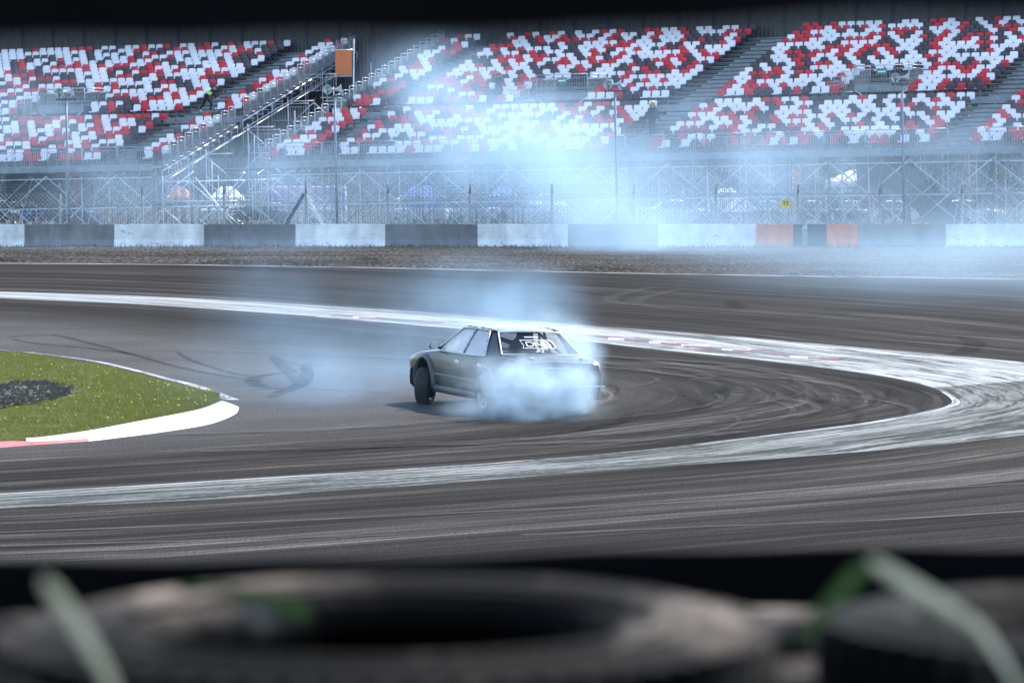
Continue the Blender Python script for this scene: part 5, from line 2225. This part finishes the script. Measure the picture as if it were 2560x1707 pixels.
GHM = greenhouse_mesh().mesh('cabin', M_GLASSD)
for (u, Y, rz, col, lab) in [
    (150, 256, 8, (0.02, 0.10, 0.42), 'blue car parked under the left grandstand'),
    (20, 258, 80, (0.012, 0.013, 0.016), 'black car parked at the far left under the grandstand'),
    (1015, 262, 100, (0.75, 0.75, 0.75), 'white car parked nearest the blue canopy tent'),
    (1108, 262, 75, (0.75, 0.75, 0.75), 'white car parked second from the blue canopy tent'),
    (1190, 263, 10, (0.75, 0.75, 0.76), 'white car parked sideways behind the scaffolding'),
    (1310, 262, 5, (0.72, 0.73, 0.75), 'white car parked sideways in front of the white canopy tent'),
    (640, 259, 12, (0.04, 0.05, 0.06), 'dark grey car parked behind the gap between the stands'),
    (800, 262, 95, (0.30, 0.32, 0.33), 'silver grey car parked below the pink trailer'),
    (1925, 256, 80, (0.014, 0.03, 0.035), 'dark car parked behind the yellow board, leftmost of the dark row'),
    (2030, 257, 84, (0.014, 0.028, 0.03), 'dark car parked second in the dark row at the right'),
    (2130, 257, 78, (0.016, 0.03, 0.036), 'dark car parked third in the dark row at the right'),
    (2235, 258, 82, (0.014, 0.026, 0.03), 'dark car parked fourth in the dark row, beside the loudspeaker pole'),
    (2420, 260, 8, (0.60, 0.62, 0.63), 'pale car parked sideways at the far right'),
    (540, 258, 85, (0.55, 0.56, 0.57), 'pale car parked behind the bent fence post near the gap'),
    (1700, 260, 12, (0.70, 0.70, 0.72), 'white car parked sideways left of the orange feather flag')]:
    pc = tag(empty('parked_car', (at(u, 540, Y).x, Y, 0.03), (0, 0, R(rz))), lab, 'car', 'cars parked in the paddock')
    pm_ = mk_paint('parked_paint', col)
    me_ = body_shell([pm_, pm_], None, False)
    obj('body', me_, pc)
    obj('cabin', GHM, pc)
    mb = MB()
    rows = [[Vector((x, -y, z)), Vector((x, 0, z + .05)), Vector((x, y, z))] for x, y, z in ((.22, .50, 1.365), (-.3, .52, 1.415), (-1.05, .5, 1.365))]
    mb.grid(rows)
    mb.build('roof', pm_, pc)
    for x in (XF, XR):
        for s in (1, -1):
            w2 = obj('wheel', TYP, pc, (x, s * .74, ZC))
            obj('rim', RMP, w2, None, (0, 0, 0 if s > 0 else math.pi))

# ------------------------------------------------------------------ foreground: tyre wall, rubber belts, grass blades
M_DUSTT = None
m, b = new_mat('dusty_sunpatch_rubber')
N, L = nodes(m)
c = coords(m)
n = noise(m, c, 3.2, 5, .65)
n2 = noise(m, c, 30, 3)
nm = N.new('ShaderNodeNewGeometry')
c1 = ramp(m, n, [(.46, (0.0025, 0.0023, 0.0022)), (.53, (0.007, 0.0061, 0.0054)), (.60, (0.085, 0.066, 0.052)), (.70, (0.32, 0.25, 0.20))])  # noise patches paint in sunlit dust; near-black stands for the shade between
L.new(mixc(m, 1.0, c1, ramp(m, n2, [(.3, (.7, .7, .7)), (.7, (1.2, 1.2, 1.2))]), 'MULTIPLY'), b.inputs['Base Color'])
b.inputs['Roughness'].default_value = 0.9
b.inputs['Specular IOR Level'].default_value = 0.08
bump(m, b, n2, 0.3, 0.004)
M_DUSTSUN = m


def old_tyre(r=0.31, w=0.20, rim=0.185):
    mb = MB()
    M = Matrix.Rotation(math.pi / 2, 4, 'X')
    prof = [(rim, -w * .36), (rim + .018, -w * .46), (r - .05, -w * .52), (r - .018, -w * .48), (r - .006, -w * .40), (r - .010, 0), (r - .006, w * .40), (r - .018, w * .48), (r - .05, w * .52), (rim + .018, w * .46), (rim, w * .36),
            (rim + .02, w * .30), (r - .04, w * .34), (r - .03, 0), (r - .04, -w * .34), (rim + .02, -w * .30)]
    mb.lathe(prof, 64, M=M, closed=True)
    # tread blocks
    nb = 60
    for k in range(nb):
        a0 = 2 * math.pi * k / nb
        a1 = a0 + 2 * math.pi / nb * 0.62
        for (h0, h1, sh) in ((-.47, -.18, 0), (-.14, .14, .5), (.18, .47, 0)):
            aa, ab = a0 + sh * 2 * math.pi / nb, a1 + sh * 2 * math.pi / nb
            ri, ro = r - .016, r + .004
            P = []
            for a in (aa, ab):
                for rr in (ri, ro):
                    for h in (h0, h1):
                        P.append(M @ Vector((rr * math.cos(a), h * w, rr * math.sin(a))))
            mb.add(P, [(2, 3, 7, 6), (0, 1, 3, 2), (4, 6, 7, 5), (1, 5, 7, 3), (0, 2, 6, 4)])
    # raised ribs on the sidewall
    for rr in (rim + .03, rim + .07):
        mb.lathe([(rr, w * .505), (rr + .004, w * .525), (rr + .010, w * .525), (rr + .014, w * .505)], 48, M=M)
    return mb.mesh('old_tyre', M_DUSTSUN)


OT = old_tyre()
for (x, y, z, rx, ry, lab) in [
    (-0.10, 3.43, 3.774, 0.6, -1.6, 'worn dusty tyre lying flat at the bottom centre of the foreground'),
    (0.56, 3.46, 3.77, -0.5, 1.5, 'worn tyre lying flat at the bottom right, below the crossing grass blades'),
    (-0.76, 3.42, 3.765, 0.5, 1.0, 'worn tyre lying flat at the bottom left corner'),
    (-0.40, 4.06, 3.685, 0.3, 0.8, 'worn tyre in the second row behind the bottom left tyre'),
    (0.23, 4.08, 3.685, -0.4, -0.6, 'worn tyre in the second row behind the centre tyre'),
    (0.87, 4.07, 3.685, 0.6, 0.5, 'worn tyre in the second row behind the bottom right tyre')]:
    o = obj('old_tyre', OT, None, (x, y, z), (R(rx), R(ry), R(random.uniform(0, 360))))
    tag(o, lab, 'tyre', 'tyres of the barrier in front of the camera')

# black belt on edge behind the tyres, its top rising to the right
mb = MB()
rows = []
xs = np.linspace(-1.6, 1.6, 60)
fr_, bk_ = [], []
for x in xs:
    ztop = 3.783 + 0.009 * x / 0.6 + 0.002 * math.sin(x * 7) + 0.0015 * math.sin(x * 19)
    y = 4.95 + 0.015 * math.sin(x * 3)
    rows.append([Vector((x, y, 3.30)), Vector((x, y, ztop - .012)), Vector((x, y + .004, ztop)), Vector((x, y + .022, ztop)), Vector((x, y + .026, ztop - .01)), Vector((x, y + .026, 3.30))])
mb.grid(rows, smooth=False, flip=True)
tag(mb.build('rubber_belt', M_BLACK), 'black rubber belt standing on edge behind the foreground tyres', 'rubber belt')
# black rubber strip hanging across the top of the view on two posts
hp = tag(empty('rubber_strip', (0, 2.5, 0)), 'black rubber strip hanging across the top of the view', 'rubber strip')
mb = MB()
rows = []
for x in np.linspace(-1.2, 1.2, 80):
    zl = 4.3185 + 0.0025 * math.sin(x * 6 + 1) + (0.014 * min(1, max(0, (x - 0.02) / 0.22))) + 0.001 * math.sin(x * 41)
    rows.append([Vector((x, 0.0, 4.62)), Vector((x, 0.004, zl + .03)), Vector((x, 0.006, zl)), Vector((x, 0.02, zl)), Vector((x, .022, zl + .03)), Vector((x, .022, 4.62))])
mb.grid(rows, smooth=False)
mb.build('strip', M_BLACK, hp)
for x in (-1.15, 1.15):
    MB().box((x - .04, .03, 2.5), (x + .04, .11, 4.66)).build('post', M_STEELD, hp)


# grass blades between the tyres
def blade_mat(name, col):
    m, b = new_mat(name)
    N, L = nodes(m)
    n = noise(m, coords(m), 14, 4, .6, (1, 1, 6))
    L.new(ramp(m, n, [(.3, tuple(x * .75 for x in col)), (.7, tuple(x * 1.2 for x in col))]), b.inputs['Base Color'])
    b.inputs['Roughness'].default_value = 0.4
    tr_ = N.new('ShaderNodeBsdfTranslucent')
    tr_.inputs['Color'].default_value = (*[x * 1.2 for x in col], 1)
    mx_ = N.new('ShaderNodeMixShader')
    mx_.inputs[0].default_value = 0.4
    L.new(b.outputs[0], mx_.inputs[1])
    L.new(tr_.outputs[0], mx_.inputs[2])
    L.new(mx_.outputs[0], N['Material Output'].inputs['Surface'])
    return m


M_BG = blade_mat('blade_green', (0.055, 0.12, 0.015))
M_BP = blade_mat('blade_pale', (0.52, 0.53, 0.46))


def blade(pts, w, mat, label):
    q = smooth_poly([Vector(p_) for p_ in pts], 6)
    rows = []
    n = len(q)
    for i, p_ in enumerate(q):
        f = i / (n - 1)
        t = (q[min(i + 1, n - 1)] - q[max(i - 1, 0)]).normalized()
        sd_ = t.cross(Vector((0, 1, 0))).normalized()
        ww = w * (0.35 + 0.9 * f) * math.sqrt(max(0.0, 1 - f ** 5)) / 2
        rows.append([p_ - sd_ * ww, p_ + Vector((0, 0.0035, 0)), p_ + sd_ * ww, p_ + Vector((0, .0012, 0)), p_ - sd_ * ww])
    mb = MB()
    mb.grid(rows)
    o = mb.build('grass_blade', mat)
    return tag(o, label, 'grass blade', 'grass blades growing between the foreground tyres')


def A(u, v, Y):
    return at(u * S, v * S, Y)


blade([A(300, 1720, 2.85) + Vector((0.01, 0, -.05)), A(262, 1600, 2.82), A(215, 1500, 2.80), A(150, 1400, 2.78), A(98, 1325, 2.76)], 0.0135, M_BP, 'pale green grass blade leaning left at the bottom left')
blade([A(395, 1352, 3.62), A(470, 1356, 3.60), A(560, 1367, 3.6), A(640, 1386, 3.6), A(718, 1414, 3.6)], 0.016, M_BG, 'dark green grass blade bent flat over the tyres left of centre')
blade([A(1825, 1500, 3.08), A(1850, 1455, 3.0), A(1905, 1385, 3.0), A(1950, 1335, 3.0), A(1990, 1290, 3.0)], 0.013, M_BG, 'bright green grass blade leaning right, one of the crossing pair')
blade([A(2330, 1520, 3.02) + Vector((0.01, 0, -.03)), A(2260, 1455, 3.03), A(2180, 1400, 3.03), A(2090, 1345, 3.03), A(1995, 1285, 3.03)], 0.0145, M_BP, 'pale grass blade leaning left, one of the crossing pair')


# ------------------------------------------------------------------ tyre smoke (density grids, lit by sun and sky)
def smoke_material(name, col, dens, aniso):
    m = bpy.data.materials.new(name)
    m.use_nodes = True
    N, L = nodes(m)
    N.remove(N['Principled BSDF'])
    v_ = N.new('ShaderNodeVolumePrincipled')
    v_.inputs['Color'].default_value = (*col, 1)
    v_.inputs['Density'].default_value = dens
    v_.inputs['Anisotropy'].default_value = aniso
    L.new(v_.outputs[0], N['Material Output'].inputs['Volume'])
    return m


def smoke(name, label, lo, hi, res, blobs, mat, nscale, warp, thr, gain, floor=0.0):
    ng = bpy.data.node_groups.new(name, 'GeometryNodeTree')
    ng.interface.new_socket('Geometry', in_out='INPUT', socket_type='NodeSocketGeometry')
    ng.interface.new_socket('Geometry', in_out='OUTPUT', socket_type='NodeSocketGeometry')
    N, L = ng.nodes, ng.links
    go = N.new('NodeGroupOutput')
    pos = N.new('GeometryNodeInputPosition').outputs[0]

    def vm(op, a, b_=None):
        x = N.new('ShaderNodeVectorMath')
        x.operation = op
        for s_, val in ((0, a), (1, b_)):
            if val is None:
                continue
            if isinstance(val, tuple):
                x.inputs[s_].default_value = val
            else:
                L.new(val, x.inputs[s_])
        return x

    def sm(op, a, b_):
        x = N.new('ShaderNodeMath')
        x.operation = op
        for s_, val in ((0, a), (1, b_)):
            if isinstance(val, (int, float)):
                x.inputs[s_].default_value = val
            else:
                L.new(val, x.inputs[s_])
        return x.outputs[0]

    nz = N.new('ShaderNodeTexNoise')
    nz.inputs['Scale'].default_value = nscale * 0.55
    nz.inputs['Detail'].default_value = 3
    L.new(pos, nz.inputs['Vector'])
    off = vm('SUBTRACT', nz.outputs['Color'], (0.5, 0.5, 0.5)).outputs[0]
    sc = N.new('ShaderNodeVectorMath'); sc.operation = 'SCALE'
    L.new(off, sc.inputs[0]); sc.inputs['Scale'].default_value = warp
    wp = vm('ADD', pos, sc.outputs[0]).outputs[0]
    total = None
    for (c_, r_, a_) in blobs:
        d = vm('DIVIDE', vm('SUBTRACT', wp, tuple(c_)).outputs[0], tuple(r_)).outputs[0]
        ln_ = vm('LENGTH', d)
        mr = N.new('ShaderNodeMapRange')
        mr.interpolation_type = 'SMOOTHERSTEP'
        L.new(ln_.outputs['Value'], mr.inputs['Value'])
        mr.inputs['From Min'].default_value = 1.0
        mr.inputs['From Max'].default_value = 0.0
        mr.inputs['To Min'].default_value = 0.0
        mr.inputs['To Max'].default_value = a_
        total = mr.outputs[0] if total is None else sm('ADD', total, mr.outputs[0])
    n2 = N.new('ShaderNodeTexNoise')
    n2.inputs['Scale'].default_value = nscale
    n2.inputs['Detail'].default_value = 5
    n2.inputs['Roughness'].default_value = 0.62
    L.new(wp, n2.inputs['Vector'])
    mr = N.new('ShaderNodeMapRange')
    L.new(n2.outputs['Fac'], mr.inputs['Value'])
    mr.inputs['From Min'].default_value = thr
    mr.inputs['From Max'].default_value = thr + 0.32
    mr.inputs['To Min'].default_value = floor
    mr.inputs['To Max'].default_value = gain
    dens = sm('MULTIPLY', total, mr.outputs[0])
    vc = N.new('GeometryNodeVolumeCube')
    L.new(dens, vc.inputs['Density'])
    vc.inputs['Min'].default_value = lo
    vc.inputs['Max'].default_value = hi
    for s_, r_ in zip(('Resolution X', 'Resolution Y', 'Resolution Z'), res):
        vc.inputs[s_].default_value = r_
    smn = N.new('GeometryNodeSetMaterial')
    smn.inputs['Material'].default_value = mat
    L.new(vc.outputs[0], smn.inputs['Geometry'])
    L.new(smn.outputs[0], go.inputs[0])
    me_ = bpy.data.meshes.new(name)
    me_.from_pydata([lo, hi], [], [])
    me_.materials.append(mat)
    o = obj(name, me_)
    md = o.modifiers.new('density', 'NODES')
    md.node_group = ng
    return tag(o, label, 'smoke', kind='stuff')


SM_A = smoke_material('smoke_dense', (0.64, 0.83, 1.0), 1.15, 0.4)
SM_C = smoke_material('smoke_plume', (0.55, 0.78, 1.0), 0.86, 0.4)
SM_B = smoke_material('smoke_thin', (0.45, 0.72, 1.0), 1.0, 0.4)


def W(u, v, Y):
    p_ = at(u * S, v * S, Y)
    return (p_.x, p_.y, p_.z)


rl = car.matrix_basis @ Vector((-2.3, 0.2, 0.4))
# around the rear of the car
smoke('tyre_smoke', 'dense blue-white tyre smoke boiling round the back of the drifting car', (-3.2, 66.0, 0.0), (2.4, 79.0, 3.0), (150, 190, 84), [
    (W(1250, 875, 68.7), (1.15, 1.3, 0.66), 1.1),
    (W(1300, 900, 68.8), (0.70, 1.1, 0.50), 2.2),
    (W(1180, 885, 68.4), (1.00, 1.2, 0.62), 1.0),
    (W(1325, 820, 70.2), (0.60, 1.8, 0.80), 1.0),
    (W(1320, 865, 69.0), (0.50, 1.0, 0.55), 0.6),
    (W(1325, 925, 69.2), (0.45, 0.9, 0.26), 2.2),
    (W(1140, 940, 68.6), (1.4, 1.3, 0.32), 0.35),
    (W(1210, 940, 68.2), (1.7, 1.4, 0.34), 0.6),
    (W(1090, 860, 69.0), (0.9, 1.6, 0.7), 0.13),
    (W(1180, 760, 74.5), (1.9, 3.0, 0.9), 0.09),
    (W(1270, 765, 72.0), (0.8, 2.0, 0.55), 0.14),
], SM_A, 2.3, 0.6, 0.40, 2.0, 0.14)
# thin veil trailing left and rising behind the car
smoke('smoke_veil', 'thin blue smoke veil drifting left and up behind the car', (-9.5, 64.0, 0.0), (5.0, 108.0, 5.5), (90, 150, 50), [
    (W(1080, 690, 92), (3.4, 9.0, 1.5), 0.034),
    (W(1180, 700, 90), (2.2, 6.0, 1.2), 0.038),
    (W(650, 690, 98), (2.8, 8.0, 2.4), 0.014),
    (W(800, 850, 80), (4.6, 11.0, 1.6), 0.026),
    (W(640, 950, 73), (3.0, 8.0, 1.6), 0.017),
    (W(860, 930, 73), (3.2, 6.0, 1.0), 0.022),
], SM_B, 0.75, 1.4, 0.38, 2.4)
# the big plume lying between the circuit and the stands
smoke('smoke_plume', 'huge pale blue smoke plume rising in front of the barrier and grandstands', (-27.0, 96.0, 0.0), (27.0, 209.0, 12.5), (160, 150, 60), [
    (W(1390, 430, 190), (6.2, 12.0, 4.4), 0.050),
    (W(1400, 530, 184), (5.2, 14.0, 3.0), 0.052),
    (W(1310, 350, 197), (7.0, 9.0, 3.6), 0.060),
    (W(1560, 555, 180), (9.0, 16.0, 2.8), 0.030),
    (W(1150, 340, 199), (9.0, 8.0, 3.8), 0.062),
    (W(1060, 280, 200), (6.0, 7.0, 4.6), 0.075),
    (W(1000, 190, 201), (4.6, 7.0, 3.8), 0.075),
    (W(1200, 450, 198), (9.0, 8.0, 3.6), 0.050),
    (W(1750, 450, 196), (9.0, 9.0, 3.8), 0.048),
    (W(2250, 470, 196), (9.5, 10.0, 3.6), 0.036),
    (W(2050, 340, 203), (15.0, 6.0, 2.8), 0.042),
    (W(2352, 600, 168), (9.0, 24.0, 3.0), 0.012),
    (W(2000, 630, 162), (11.0, 24.0, 2.6), 0.008),
    (W(2300, 720, 144), (9.5, 15.0, 2.8), 0.02),
    (W(1600, 600, 168), (7.0, 22.0, 2.2), 0.008),
    (W(450, 430, 200), (9.5, 7.0, 4.0), 0.036),
    (W(280, 470, 200), (7.0, 7.0, 3.4), 0.030),
    (W(700, 400, 201), (7.0, 7.0, 4.0), 0.034),
    (W(850, 460, 200), (8.0, 7.0, 3.6), 0.038),
    (W(60, 300, 202), (6.5, 6.0, 4.2), 0.050),
    (W(620, 570, 184), (9.0, 10.0, 1.6), 0.014),
    (W(150, 585, 182), (5.0, 10.0, 1.4), 0.012),
    ((8.0, 198.0, 4.6), (24.0, 9.0, 4.8), 0.026),
    ((14.0, 134.0, 0.8), (12.0, 36.0, 3.0), 0.012),
], SM_C, 0.30, 3.2, 0.36, 1.9, 0.22)

bpy.context.view_layer.update()
print('tris', sum(len(o.data.polygons) for o in bpy.data.objects if o.type == 'MESH'), 'objects', len(bpy.data.objects))
